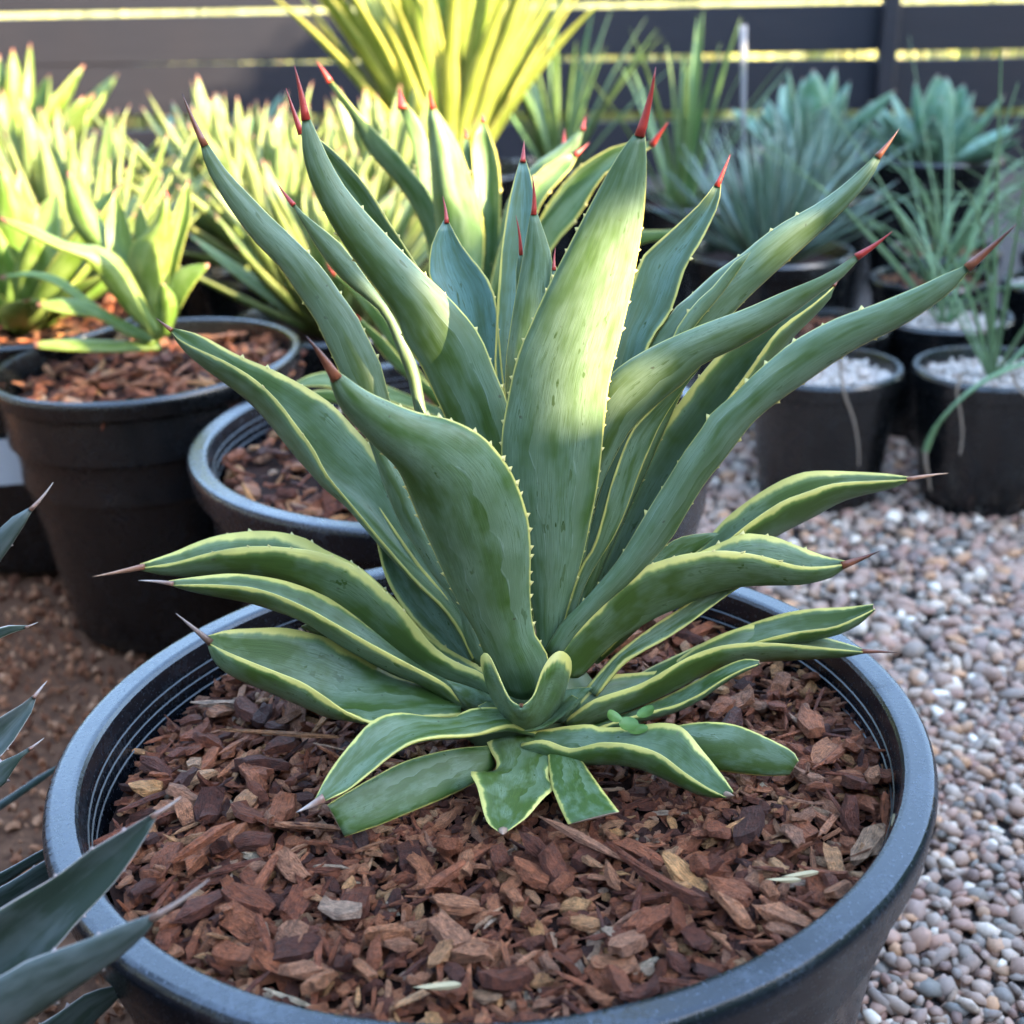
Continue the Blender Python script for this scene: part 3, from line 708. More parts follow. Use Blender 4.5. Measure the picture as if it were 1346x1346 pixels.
# blue leaves standing at the back
PL([(584, 288), (574, 305), (567, 322), (564, 342), (565, 365), (585, 420), (620, 520), (655, 680), (680, 820)],
   [(589, 289), (604, 318), (622, 342), (641, 366), (651, 392), (656, 440), (664, 520), (685, 660), (705, 820)],
   Y=(.64, .69), e=(-.006, -.008), ym=.008, th=.006, bl=.85, mw=.07, teeth=.02, spine=(582, 258), smat=M_SPRED, sr=.002, rows=30)
PL([(684, 208), (677, 232), (667, 272), (661, 315), (657, 352), (652, 430), (652, 520), (672, 660), (690, 820)],
   [(691, 209), (698, 232), (706, 280), (708, 340), (706, 400), (704, 480), (702, 560), (706, 680), (712, 820)],
   Y=(.64, .695), e=(-.006, -.006), ym=.006, th=.006, bl=.78, mw=.10, teeth=0, spine=(689, 184), smat=M_SPRED, sr=.0022, rows=30)
PL([(698, 277), (691, 316), (685, 350), (677, 394), (670, 438), (665, 480), (666, 540), (680, 680), (694, 820)],
   [(705, 277), (715, 304), (725, 337), (728, 380), (726, 430), (724, 500), (722, 600), (718, 720), (716, 820)],
   Y=(.628, .655), e=(.006, .008), ym=-.004, th=.007, bl=.62, mw=.04, teeth=0, spine=(700, 231), smat=M_SPRED, sr=.0022, rows=30)
PL([(682, 330), (678, 360), (680, 420), (690, 520)], [(686, 330), (694, 360), (700, 420), (706, 520)], Y=(.645, .66), th=.004, bl=.6, mw=.05, teeth=0, spine=(678, 283), smat=M_SPRED, sr=.0016, rows=16)
PL([(726, 350), (722, 375), (716, 430), (712, 520)], [(731, 350), (737, 375), (740, 430), (734, 520)], Y=(.63, .65), th=.004, bl=.5, mw=.2, teeth=0, spine=(730, 326), smat=M_SPRED, sr=.0016, rows=16)
PL([(392, 172), (410, 200), (440, 240), (470, 290), (505, 345), (545, 410), (590, 500), (640, 650), (680, 820)],
   [(397, 170), (419, 182), (452, 210), (486, 250), (508, 286), (530, 320), (549, 350), (572, 385), (610, 450), (660, 600), (700, 820)],
   Y=(.63, .66), e=(.004, -.004), ym=.006, th=.007, bl=.5, mw=.10, teeth=.02, spine=(376, 116), smat=M_SPRED, sr=.0026, rows=32)
PL([(382, 267), (397, 292), (421, 333), (450, 368), (480, 392), (504, 414), (519, 450), (537, 500), (552, 560), (600, 680), (660, 820)],
   [(385, 265), (403, 284), (446, 318), (467, 345), (488, 374), (511, 406), (533, 446), (551, 490), (566, 560), (625, 690), (680, 820)],
   Y=(.635, .70), e=(.004, .004), ym=-.002, th=.006, bl=.55, mw=.10, teeth=0, spine=(364, 240), smat=M_SPRED, sr=.0022, rows=32)
# low right leaves
PL([(1198, 627), (1160, 622), (1100, 619), (1060, 620), (1030, 630), (1000, 647), (970, 668), (945, 690), (927, 712), (880, 750), (820, 810), (770, 860)],
   [(1197, 630), (1150, 632), (1110, 634), (1085, 638), (1060, 647), (1030, 658), (1000, 677), (978, 693), (950, 716), (920, 735), (860, 790), (790, 860)],
   M=[(1196, 632), (1170, 641), (1140, 647), (1105, 657), (1070, 675), (1040, 690), (1010, 705), (975, 720), (930, 745), (860, 800), (780, 868)],
   Y=(.612, .645), e=(.014, -.012), ym=.004, th=.007, bl=.20, mw=.12, teeth=0, spine=(1246, 622), smat=M_SPORG, sr=.0022, rows=34)
PL([(940, 700), (915, 702), (890, 708), (866, 724), (840, 750), (800, 800), (770, 850)], [(945, 702), (920, 722), (895, 738), (865, 760), (825, 800), (788, 850)],
   Y=(.612, .63), th=.006, bl=.35, mw=.03, teeth=0, rows=18)
PL([(1112, 737), (1085, 731), (1050, 718), (1020, 706), (995, 702), (975, 702), (950, 712), (915, 728), (880, 750), (830, 790), (770, 850)],
   [(1113, 741), (1075, 745), (1045, 743), (1010, 733), (980, 727), (950, 724), (920, 726), (890, 731), (850, 744), (825, 758), (805, 778), (785, 800), (760, 825), (738, 850), (722, 872)],
   M=[(1110, 747), (1090, 757), (1055, 764), (1010, 765), (970, 767), (930, 776), (895, 790), (860, 805), (825, 824), (790, 848), (755, 885)],
   Y=(.585, .60), e=(.018, -.010), ym=.004, th=.009, bl=.34, mw=.10, teeth=.011, tooth=.0026, spine=(1157, 724), smat=M_SPBRN, sr=.0036, rows=40)
PL([(975, 766), (950, 770), (920, 782), (900, 796), (870, 815), (835, 840), (805, 865), (770, 905)],
   [(980, 768), (960, 780), (930, 802), (900, 824), (870, 843), (845, 856), (820, 872), (800, 895), (785, 915)],
   Y=(.585, .605), e=(.004, -.006), ym=.004, th=.007, bl=.45, mw=.15, teeth=0, rows=26)
PL([(1148, 794), (1110, 798), (1070, 800), (1035, 805), (1000, 815), (970, 826), (940, 838), (900, 856), (850, 880), (790, 915)],
   [(1150, 800), (1125, 812), (1095, 824), (1058, 829), (1030, 834), (990, 845), (940, 862), (880, 885), (800, 920)],
   M=[(1148, 801), (1128, 818), (1100, 830), (1060, 838), (1000, 848), (940, 865), (870, 892), (800, 925)],
   Y=(.59, .60), e=(.012, -.008), ym=.003, th=.007, bl=.22, mw=.10, teeth=0, rows=28, cut=True)
PL([(1138, 854), (1100, 842), (1060, 832), (1020, 822), (990, 821), (960, 829), (930, 842), (900, 860), (870, 880), (830, 885), (795, 890), (765, 920)],
   [(1139, 857), (1090, 852), (1040, 847), (990, 845), (955, 848), (930, 854), (905, 864), (880, 878), (860, 890), (835, 902), (800, 913), (775, 923), (745, 945)],
   M=[(1138, 858), (1100, 861), (1050, 863), (1000, 864), (960, 869), (925, 881), (890, 898), (855, 914), (815, 930), (780, 942), (745, 952)],
   Y=(.578, .60), e=(.016, -.010), ym=.003, th=.009, bl=.28, mw=.10, teeth=0, spine=(1180, 858), smat=M_SPBRN, sr=.0022, rows=38)
PL([(998, 868), (980, 866), (955, 874), (920, 892), (890, 908), (855, 924), (815, 940), (770, 952)],
   [(999, 872), (975, 880), (950, 893), (920, 912), (890, 926), (860, 934), (820, 945), (770, 962)],
   M=[(998, 872), (970, 884), (945, 898), (915, 918), (885, 932), (850, 942), (815, 952), (770, 965)],
   Y=(.575, .575), e=(.010, -.004), ym=.002, th=.006, bl=.40, mw=.12, teeth=0, rows=28, cut=True)
# trimmed leaf folded up in front
PL([(683, 927), (674, 922), (666, 912), (658, 895), (650, 875), (643, 862), (637, 858), (632, 864), (634, 880), (645, 898), (655, 912)],
   [(687, 927), (696, 920), (704, 908), (711, 885), (720, 868), (730, 858), (740, 856), (750, 866), (750, 885), (742, 903), (733, 914)],
   M=[(685, 930), (686, 936), (688, 943), (690, 950), (692, 956), (693, 959), (694, 960), (695, 958), (696, 955)],
   Y=(.578, .538), e=(.0, .0), ym=-.004, th=.007, bl=.40, mw=.10, teeth=0, rows=30, spine=(685, 929), smat=M_SPBRN, sr=.0022, ybend=-.006)
PL([(628, 928), (640, 922), (655, 912)], [(760, 918), (748, 912), (735, 912)], M=[(697, 961), (697, 955), (695, 945)], Y=(.57, .553), e=(.016, .016), ym=0, th=.007, bl=.5, mw=.01, teeth=0, rows=12)
PL([(585, 893), (622, 905), (662, 925)], [(610, 930), (642, 938), (684, 950)], Y=(.585, .572), e=(.006, -.002), ym=-.006, th=.008, bl=.6, mw=.02, teeth=0, rows=12)
PL([(778, 903), (748, 906), (716, 915)], [(742, 950), (724, 952), (704, 957)], Y=(.585, .570), e=(.006, -.002), ym=-.006, th=.008, bl=.6, mw=.02, teeth=0, rows=12)
# leaves lying on the bark in front
PL([(414, 1050), (433, 1014), (462, 976), (489, 948), (520, 937), (560, 941), (594, 943), (612, 934), (630, 930), (680, 930)],
   [(427, 1053), (458, 1038), (489, 1014), (516, 992), (543, 976), (578, 969), (623, 967), (656, 957), (676, 954), (705, 962)],
   M=[(420, 1053), (447, 1034), (478, 1004), (508, 978), (545, 962), (585, 960), (625, 954), (660, 950), (695, 955)],
   Y=(.56, .500), e=(.006, -.006), ym=.001, th=.008, bl=.24, mw=.11, teeth=0, spine=(389, 1068), smat=M_SPGRY, sr=.0018, rows=32)
PL([(430, 1058), (455, 1042), (490, 1022), (534, 1000), (592, 985), (640, 980)], [(453, 1100), (498, 1085), (534, 1070), (578, 1052), (623, 1030), (650, 1010)],
   Y=(.555, .502), e=(.010, -.010), ym=.0, th=.007, bl=.16, mw=.06, teeth=0, rows=26, cut=True)
PL([(655, 1093), (642, 1083), (635, 1066), (627, 1034), (618, 1015), (632, 1018), (648, 1016), (653, 1003), (646, 990), (640, 976)],
   [(668, 1092), (680, 1084), (694, 1073), (713, 1051), (730, 1034), (722, 1024), (722, 1012), (734, 1002), (748, 992), (745, 976)],
   M=[(661, 1094), (665, 1083), (670, 1064), (676, 1044), (682, 1030), (688, 1016), (690, 1000), (692, 985), (693, 970)],
   Y=(.56, .497), e=(-.002, -.002), ym=.003, th=.006, bl=.24, mw=.15, teeth=0, rows=32, spine=(661, 1097), smat=M_CUT, sr=.004)
PL([(747, 1084), (737, 1064), (726, 1036), (722, 1015), (720, 990)], [(814, 1067), (794, 1041), (776, 1016), (765, 1000), (752, 985)],
   Y=(.55, .502), e=(-.003, .004), th=.006, bl=.14, mw=.17, teeth=0, rows=18, cut=True)
PL([(964, 1040), (948, 1017), (924, 987), (898, 957), (871, 950), (830, 955), (790, 956), (774, 952), (740, 955), (700, 962)],
   [(955, 1048), (928, 1034), (898, 1014), (867, 991), (831, 979), (800, 976), (784, 977), (750, 984), (715, 973), (685, 978)],
   M=[(958, 1048), (920, 1040), (885, 1022), (850, 1006), (815, 999), (780, 998), (745, 996), (715, 988), (690, 982)],
   Y=(.556, .515), e=(.014, -.004), ym=.004, th=.008, bl=.26, mw=.11, teeth=0, rows=32, spine=(965, 1046), smat=M_CUT, sr=.003)
PL([(1050, 1000), (1041, 987), (1011, 971), (971, 954), (934, 949), (894, 953), (850, 965), (790, 980)],
   [(1037, 1019), (1005, 1020), (965, 1016), (930, 1012), (890, 1010), (850, 1006), (810, 998), (780, 992)],
   Y=(.56, .532), e=(.014, -.002), ym=.003, th=.008, bl=.18, mw=.10, teeth=0, rows=26, cut=True)

# seedling weed growing at the leaf bases
weed = empty('weed_seedling', at(835, 958, .553)); tag(weed, 'tiny round leaved green weed seedling at the foot of the agave', 'weed')
def disc_leaf(c, rx, ry, ang, mat, parent, name='leaf'):
    V = [np.zeros(3)] ; n = 14
    for k in range(n):
        a = 2 * math.pi * k / n; V.append(np.array([rx * math.cos(a), ry * math.sin(a) , .0012 * math.cos(2 * a)]))
    V = [v @ rotm(.9, 0, 0).T for v in V]; V = [v @ rotm(0, ang, 0).T + c for v in V]
    o = obj(name, mesh_np(name, V, [(0, 1 + k, 1 + (k + 1) % n) for k in range(n)], None, True, (mat,)), parent)
    o.matrix_parent_inverse = Matrix.Translation(parent.location).inverted(); return o
M_WEED = simple('weed leaf', (.095, .19, .04), .5, .4, .2, 100)
for px, py, rx, ry, an in ((807, 941, .0042, .0026, .6), (849, 935, .0046, .0026, -.5), (826, 951, .0048, .0034, .1), (838, 958, .005, .0025, -.1)):
    disc_leaf(at(px, py, .547), rx, ry, an, M_WEED, weed)

# ---------------------------------------------------------------- second and third big pots
def lin(x, xs, ys): return float(np.interp(x, xs, ys))
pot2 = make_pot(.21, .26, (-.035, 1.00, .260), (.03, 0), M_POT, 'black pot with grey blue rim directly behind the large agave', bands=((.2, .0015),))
bed2, z2 = mulch('bark mulch in the pot directly behind the large agave', np.array([-.035, 1.0, .26]), .193, (.03, 0), .028, (.0075, .011), 0, 900, 21, individual=False)
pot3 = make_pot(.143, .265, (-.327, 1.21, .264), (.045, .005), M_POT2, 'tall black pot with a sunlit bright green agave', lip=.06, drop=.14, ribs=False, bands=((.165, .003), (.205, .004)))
bed3, z3 = mulch('bark mulch in the tall pot under the bright green agave', np.array([-.327, 1.21, .264]), .133, (.045, .005), .022, (.0075, .011), 0, 520, 22, individual=False)
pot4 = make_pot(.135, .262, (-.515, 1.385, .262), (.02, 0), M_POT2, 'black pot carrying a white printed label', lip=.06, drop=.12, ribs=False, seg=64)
bed4, z4 = mulch('bark mulch in the pot that carries the white label', np.array([-.515, 1.385, .262]), .126, (.02, 0), .018, (.008, .011), 0, 300, 23, individual=False)

# paper label wrapped on the fourth pot
def wrap_label():
    V, Fc, n = [], [], 12; H = .262
    c = np.array([-.515, 1.385]); zb, zt = .112, .163
    a0, a1 = math.radians(-108), math.radians(-38)
    for i in range(n + 1):
        a = a0 + (a1 - a0) * i / n
        for z in (zb, zt):
            r = .135 * .76 + (.135 * .955 - .135 * .76) * z / (H * .88) + .0045
            V.append((c[0] + r * math.cos(a), c[1] + r * math.sin(a), z + .004 * math.sin(i * .3)))
    for i in range(n): Fc.append((2 * i, 2 * i + 2, 2 * i + 3, 2 * i + 1))
    lab = obj('label', mesh_np('label', V, Fc, None, True, (M_TAG,)), None)
    tag(lab, 'white printed paper label stuck on the black pot', 'label')
    ink = simple('grey ink', (.42, .42, .42), .6, .3, .2, 300)
    rg = random.Random(3)
    for row in range(5):                          # lines of small print, too fine to read
        z = zt - .014 - row * .0062; a = math.radians(-82 + row * 1.5); end = math.radians(-53 - rg.uniform(0, 6))
        V, Fc = [], []
        while a < end:
            w = rg.uniform(.012, .035)
            for aa in (a, min(a + w, end)):
                r = .135 * .76 + (.135 * .955 - .135 * .76) * z / (H * .88) + .0052
                for zz in (z, z + .0020): V.append((c[0] + r * math.cos(aa), c[1] + r * math.sin(aa), zz + .002))
            k = len(V) - 4; Fc.append((k, k + 2, k + 3, k + 1)); a += w + .010
        obj('print_line', mesh_np('print_line', V, Fc, None, True, (ink,)), lab)
wrap_label()

# agave in the second pot (same kind, partly in the sun)
G0 = at(614, 545, 1.0)
ag2 = empty('agave_plant', (G0[0], 1.0, z2(G0[0], 1.0))); tag(ag2, 'sunlit yellow edged agave with red spines growing behind the large one', 'agave')
GL = lambda *a, **k: photo_leaf(ag2, *a, mat=M_BACK, m_=None, **k) if False else photo_leaf(ag2, *a, **{**dict(mat=M_BACK, teeth=.02, tooth=.003, rows=20), **k})
gb = [(585, 480), (605, 560)]; gb2 = [(625, 480), (625, 560)]
GL([(429, 106), (461, 154), (484, 200), (526, 247), (555, 300), (575, 380)] + gb, [(434, 103), (480, 158), (526, 204), (548, 235), (569, 262), (595, 350)] + gb2, Y=(1.0, 1.0), e=(.012, -.006), bl=.5, mw=.10, spine=(416, 80), sr=.004)
GL([(526, 146), (540, 184), (548, 232), (560, 320), (580, 420)] + gb, [(531, 132), (556, 166), (572, 220), (590, 300), (605, 400)] + gb2, Y=(1.02, 1.05), e=(-.006, .006), bl=.4, mw=.06, spine=(525, 116), sr=.003)
GL([(565, 138), (562, 165), (566, 220), (572, 290), (585, 380)] + gb, [(572, 140), (600, 184), (615, 222), (631, 272), (637, 318), (630, 400)] + gb2, M=[(568, 140), (578, 190), (588, 250), (598, 320), (606, 400), (612, 480), (615, 560)],
   Y=(.985, .97), e=(.02, .016), ym=-.01, bl=.55, mw=.08, spine=(564, 112), sr=.0038)
GL([(611, 178), (608, 194), (612, 240), (615, 320)] + gb, [(614, 178), (619, 194), (628, 240), (632, 320)] + gb2, Y=(1.03, 1.06), bl=.5, mw=.2, teeth=0, spine=(610, 165), sr=.003)
GL([(633, 157), (620, 192), (624, 245), (630, 320), (620, 420)] + gb, [(637, 157), (655, 210), (658, 262), (655, 340), (645, 430)] + gb2, Y=(1.02, 1.06), e=(-.01, -.01), ym=.012, bl=.45, mw=.12, spine=(634, 148), sr=.003)
GL([(765, 166), (742, 188), (700, 218), (665, 270), (640, 370)] + gb, [(768, 170), (758, 202), (736, 233), (708, 263), (680, 320), (650, 430)] + gb2, Y=(1.02, 1.05), e=(.01, .004), ym=-.008, bl=.6, mw=.06, spine=(770, 152), sr=.0034)
GL([(757, 200), (720, 215), (690, 250), (655, 330), (630, 430)] + gb, [(760, 203), (748, 225), (715, 262), (690, 320), (655, 430)] + gb2, Y=(1.0, 1.04), e=(-.004, -.01), ym=.01, bl=.6, mw=.06, spine=(775, 187), sr=.0034)
GL([(740, 190), (715, 210), (690, 240), (650, 340)] + gb, [(743, 192), (730, 220), (700, 262), (660, 380)] + gb2, Y=(1.05, 1.09), bl=.5, mw=.05, teeth=0, spine=(742, 168), sr=.0034)
GL([(857, 186), (812, 190), (760, 220), (730, 255), (708, 290), (670, 380), (630, 470)] + gb, [(861, 190), (840, 205), (794, 230), (760, 286), (724, 330), (690, 400), (645, 490)] + gb2, M=[(859, 188), (820, 200), (778, 232), (742, 272), (714, 312), (680, 392), (638, 480), (615, 560)],
   Y=(.99, .96), e=(.01, -.008), ym=.008, bl=.4, mw=.14, spine=(878, 161), sr=.004)
GL([(925, 298), (880, 302), (820, 310), (740, 370), (660, 460)] + gb, [(928, 302), (880, 314), (820, 330), (740, 400), (670, 490)] + gb2, Y=(1.02, 1.05), bl=.3, mw=.1, teeth=0, spine=(905, 295), sr=.003)
GL([(382, 506), (410, 492), (450, 488), (490, 500), (530, 516), (600, 545)], [(384, 510), (420, 508), (460, 514), (500, 526), (535, 536), (605, 562)], Y=(.97, .93), e=(.01, -.006), ym=.006, bl=.1, mw=.16, teeth=0, spine=(372, 510), sr=.002)
GL([(436, 360), (455, 378), (480, 410), (510, 450), (545, 500)] + gb[1:], [(440, 358), (470, 380), (505, 415), (530, 455), (570, 510)] + gb2[1:], Y=(.985, .97), bl=.15, mw=.16, teeth=0, spine=(428, 345), sr=.002)
GL([(470, 420), (490, 450), (515, 480), (560, 520), (600, 560)], [(474, 418), (510, 450), (535, 480), (575, 515), (615, 560)], Y=(.965, .94), bl=.1, mw=.2, teeth=0, spine=(462, 408), sr=.002)
GL([(388, 520), (430, 512), (480, 524), (540, 545), (600, 565)], [(390, 526), (440, 530), (490, 545), (545, 560), (605, 572)], Y=(.94, .90), bl=.1, mw=.14, teeth=0, rows=16)

# bright green agave in the third pot
ag3 = empty('agave_plant', (-.327, 1.21, z3(-.327, 1.21))); tag(ag3, 'bright green broad leaved agave in the tall black pot', 'agave')
HL = lambda *a, **k: photo_leaf(ag3, *a, **{**dict(mat=M_BROAD, teeth=0, rows=16, bl=.3, mw=.05), **k})
HL([(45, 449), (100, 445), (160, 448), (210, 449)], [(45, 458), (100, 462), (165, 463), (212, 460)], Y=(1.20, 1.17), e=(.02, -.01), cut=True)
HL([(48, 398), (85, 392), (120, 398), (160, 420), (200, 440)], [(50, 405), (90, 413), (130, 420), (165, 440), (205, 455)], Y=(1.20, 1.18), e=(.015, -.01), cut=True)
HL([(0, 284), (43, 297), (90, 318), (134, 324), (160, 341), (180, 374), (200, 414), (214, 440)], [(0, 290), (33, 308), (77, 329), (114, 344), (140, 378), (167, 411), (194, 437), (206, 450)], Y=(1.19, 1.14), e=(.02, -.015), ym=-.01, bl=.35)
HL([(216, 256), (200, 295), (172, 325), (172, 360), (190, 400), (205, 440)], [(220, 256), (226, 300), (224, 340), (217, 390), (214, 445)], Y=(1.21, 1.22), e=(.01, .01), ym=-.01, spine=(215, 244), sr=.003)
HL([(247, 236), (232, 270), (222, 310), (216, 360), (208, 430)], [(249, 236), (252, 280), (242, 320), (230, 370), (220, 440)], Y=(1.24, 1.28), e=(-.01, -.01), ym=.01)
HL([(274, 346), (245, 350), (225, 365), (210, 400), (203, 440)], [(275, 350), (257, 372), (242, 397), (224, 440)], Y=(1.21, 1.20), e=(.01, -.01), bl=.15)
HL([(212, 372), (206, 390), (206, 415), (212, 440)], [(216, 372), (230, 390), (232, 412), (222, 440)], Y=(1.18, 1.16), e=(.01, .01), ym=-.008)
HL([(0, 362), (40, 357), (80, 365), (120, 395), (150, 415), (195, 440)], [(0, 368), (40, 364), (75, 376), (110, 402), (140, 424), (190, 450)], Y=(1.21, 1.22), e=(.01, -.01), bl=.25)
HL([(150, 250), (140, 290), (142, 330), (165, 380), (200, 440)], [(153, 250), (168, 290), (180, 340), (195, 390), (212, 440)], Y=(1.22, 1.26), e=(-.01, -.01), ym=.01, bl=.45)
HL([(88, 225), (85, 265), (100, 305), (140, 350), (195, 440)], [(92, 225), (120, 265), (142, 305), (170, 350), (210, 440)], Y=(1.23, 1.27), e=(.01, .01), ym=-.01, bl=.5)
HL([(184, 268), (176, 300), (182, 340), (198, 400), (206, 440)], [(187, 268), (196, 300), (204, 340), (210, 400), (214, 440)], Y=(1.225, 1.24), bl=.5)

# ---------------------------------------------------------------- procedural rosettes in the rows behind
def blade(L, Wd, bend, chan, rows=12, m=4, th=.005, base=.55, wide=.45, mat=None, bl=.5, mw=.08, twist=0.0, tip=1.0):
    t = np.linspace(0, 1, rows)
    ang = bend * (t ** 1.4); dx = np.cos(ang); dz = np.sin(ang)
    x = np.r_[0, np.cumsum((dx[1:] + dx[:-1]) / 2)] * L / (rows - 1); z = np.r_[0, np.cumsum((dz[1:] + dz[:-1]) / 2)] * L / (rows - 1)
    w = np.where(t < wide, base + (1 - base) * np.sin(t / wide * math.pi / 2), np.cos((t - wide) / (1 - wide) * math.pi / 2) ** .75 * tip + (1 - tip) * 1.0)
    w = np.clip(w, .02, 1) * Wd / 2
    up = np.stack([-np.sin(ang), np.zeros(rows), np.cos(ang)], 1)
    Mid = np.stack([x, np.zeros(rows), z], 1)
    c = chan * w
    tw = twist * t
    side = np.stack([np.zeros(rows), np.cos(tw), np.sin(tw)], 1)
    A = Mid + up * c[:, None] + side * w[:, None]; B = Mid + up * c[:, None] - side * w[:, None]
    return leaf_mesh('leaf', A, Mid, B, th, mat, bl, mw, 0, m=m)
def rosette(name, label, cat, base, blades, n, el, size, group=None, rng=None, az=None, pot=None, power=1.0, spines=None):
    rg = rng or RNG
    t = empty(name, base); tag(t, label, cat, group)
    for i in range(n):
        f = (i + .5) / n
        e = math.radians(el[1] + (el[0] - el[1]) * f ** power + rg.uniform(-6, 6))
        a = (i * 2.399963 + rg.uniform(-.35, .35)) if az is None else math.radians(rg.uniform(*az))
        me = blades[rg.randrange(len(blades))]
        o = bpy.data.objects.new('leaf', me)
        s = size * rg.uniform(.8, 1.12) * (.82 + .18 * f)
        m = Matrix.Rotation(a, 4, 'Z') @ Matrix.Translation((.008 * size / .2 + .012 * f, 0, 0)) @ Matrix.Rotation(-e, 4, 'Y') @ Matrix.Rotation(rg.uniform(-.25, .25), 4, 'X') @ Matrix.Scale(s, 4)
        o.matrix_local = m; link(o, t)
    return t
def family(k, seed, **kw):
    rg = random.Random(seed); out = []
    for i in range(k):
        p = {q: (rg.uniform(*v) if isinstance(v, tuple) else v) for q, v in kw.items() if q != 'mat'}
        out.append(blade(mat=kw['mat'], **p))
    return out
B_BROAD = family(6, 1, L=1., Wd=(.24, .32), bend=(.0, .55), chan=(.3, .7), th=.03, base=.6, wide=.5, mat=M_BROAD, bl=(.15, .6), mw=.06)
B_PALE = family(7, 2, L=1., Wd=(.11, .17), bend=(-.1, .35), chan=(.3, .6), th=.02, base=.75, wide=.3, mat=M_PALE, bl=(.3, .8), mw=.06)
B_STRAP = family(7, 3, L=1., Wd=(.06, .09), bend=(-.35, .1), chan=(.2, .5), th=.008, base=.8, wide=.35, mat=M_STRAP, bl=(.2, .8), mw=.35)
B_GSTRAP = family(5, 4, L=1., Wd=(.035, .055), bend=(-.4, .05), chan=(.2, .5), th=.008, base=.9, wide=.4, mat=M_GREENSTRAP, bl=(.2, .8), mw=.08)
B_GREY = family(6, 5, L=1., Wd=(.045, .065), bend=(-.15, .2), chan=(.1, .4), th=.02, base=.9, wide=.2, mat=M_GREY, bl=(.2, .9), mw=.05)
B_BLUE = family(6, 6, L=1., Wd=(.28, .36), bend=(.1, .6), chan=(.3, .6), th=.03, base=.6, wide=.5, mat=M_BLUE, bl=(.3, .9), mw=.04)

def small_pot(R, H, x, y, label, group, mat=M_POT2, seg=40, name='nursery_pot'):
    t = empty(name, (x, y, 0)); tag(t, label, 'plant pot', group)
    t.rotation_euler = (0, -.015, RNG.uniform(0, 6))
    key = (round(R, 3), round(H, 3))
    if key not in POTMESH:
        rb = R * .78
        prof = [(0.001, .003), (rb - .004, .003), (rb, .008), (rb + (R * .96 - rb) * .5, H * .45), (R * .955, H - .022), (R * .985, H - .020), (R, H - .004), (R - .002, H), (R - .007, H),
                (R - .009, H - .005), (R - .014, H * .6), (rb - .012, .02), (0.001, .015)]
        POTMESH[key] = lathe('wall', prof, mat, seg)
    obj('wall', POTMESH[key], t)
    return t
POTMESH = {}
def soil_disc(R, x, y, z, mat, parent):
    V = [(0, 0, z)] + [(R * math.cos(k * .2618), R * math.sin(k * .2618), z) for k in range(24)]
    return obj('soil', mesh_np('soil', V, [(0, 1 + k, 1 + (k + 1) % 24) for k in range(24)], None, False, (mat,)), parent)

rowpots = 'nursery pots standing in the left hand rows'
def row_plant(name, label, cat, x, y, blades, n, el, size, group, zb=.20, R=.12, seed=0, az=None):
    p = small_pot(R, zb + .02, x, y, 'black nursery pot half hidden under the agaves of the left hand rows' if x < -.15 else 'black nursery pot standing below the fence', rowpots if x < -.15 else 'nursery pots below the fence')
    soil_disc(R - .012, x, y, zb, M_MULCHBASE, p)
    return rosette(name, label, cat, (x, y, zb - .002), blades, n, el, size, group, random.Random(seed))
row_plant('agave_plant', 'broad leaved sunlit agave in the pot with the white label', 'agave', -.515, 1.385, B_BROAD, 1, (80, 85), .16, None, seed=0) if False else \
    rosette('agave_plant', 'broad leaved sunlit agave in the pot with the white label', 'agave', (-.515, 1.385, z4(-.515, 1.385)), B_BROAD, 26, (12, 82), .19, None, random.Random(41))
nar = 'pale narrow leaved agave with reddish tips crowded in the left hand rows'
ng = 'pale narrow leaved agaves in the rows'
for i, (x, y, s, n) in enumerate(((-.20, 1.52, .20, 60), (-.30, 1.80, .22, 64), (-.56, 1.72, .23, 60), (-.80, 1.62, .22, 54), (-.42, 2.05, .24, 60), (-.70, 2.02, .23, 54), (-.98, 1.95, .23, 50), (-.20, 2.12, .22, 50))):
    row_plant('agave_plant', nar, 'agave', x, y, B_PALE, n, (28, 88), s * 1.12, ng, seed=100 + i)
row_plant('agave_plant', 'large broad agave with tall pointed leaves standing against the fence', 'agave', -.88, 2.42, B_BROAD, 20, (25, 86), .29, None, .22, .15, 201)
row_plant('agave_plant', 'small broad green agave in the shade beside the yellow strap leaved plant', 'agave', -.52, 2.45, B_BLUE, 16, (20, 80), .22, None, .2, .13, 202)
p = small_pot(.15, .27, -.10, 2.35, 'black pot of the tall yellow strap leaved plant', None); soil_disc(.135, 0, 0, .24, M_MULCHBASE, p)
rosette('strap_leaved_plant', 'tall clump of sunlit yellow striped strap leaves before the fence', 'plant', (-.10, 2.35, .235), B_STRAP, 110, (58, 89), .46, None, random.Random(301), power=.9)
row_plant('strap_leaved_plant', 'upright clump of plain green strap leaves left of the white stake', 'plant', .30, 2.30, B_GSTRAP, 16, (62, 88), .34, None, .2, .11, 302)
row_plant('strap_leaved_plant', 'green strap leaves in the shade beside the yellow clump', 'plant', .10, 2.60, B_GSTRAP, 22, (50, 86), .34, None, .22, .12, 303)
grey = 'grey green needle leaved agave clump in the shade'
row_plant('needle_agave', 'grey green needle leaved agave clump in the shade before the white stake', 'agave', .365, 1.86, B_GREY, 105, (26, 88), .215, None, .20, .12, 401)
row_plant('needle_agave', 'grey green needle leaved agave clump close to the fence', 'agave', .50, 2.25, B_GREY, 70, (30, 88), .19, None, .22, .12, 402)
row_plant('agave_plant', 'blue green broad agave in the black pot under the fence post', 'agave', .82, 2.62, B_BLUE, 24, (4, 80), .185, None, .22, .13, 501)
row_plant('agave_plant', 'blue green broad agave between the needle agaves and the fence', 'agave', .60, 2.70, B_BLUE, 20, (14, 84), .20, None, .22, .13, 502)

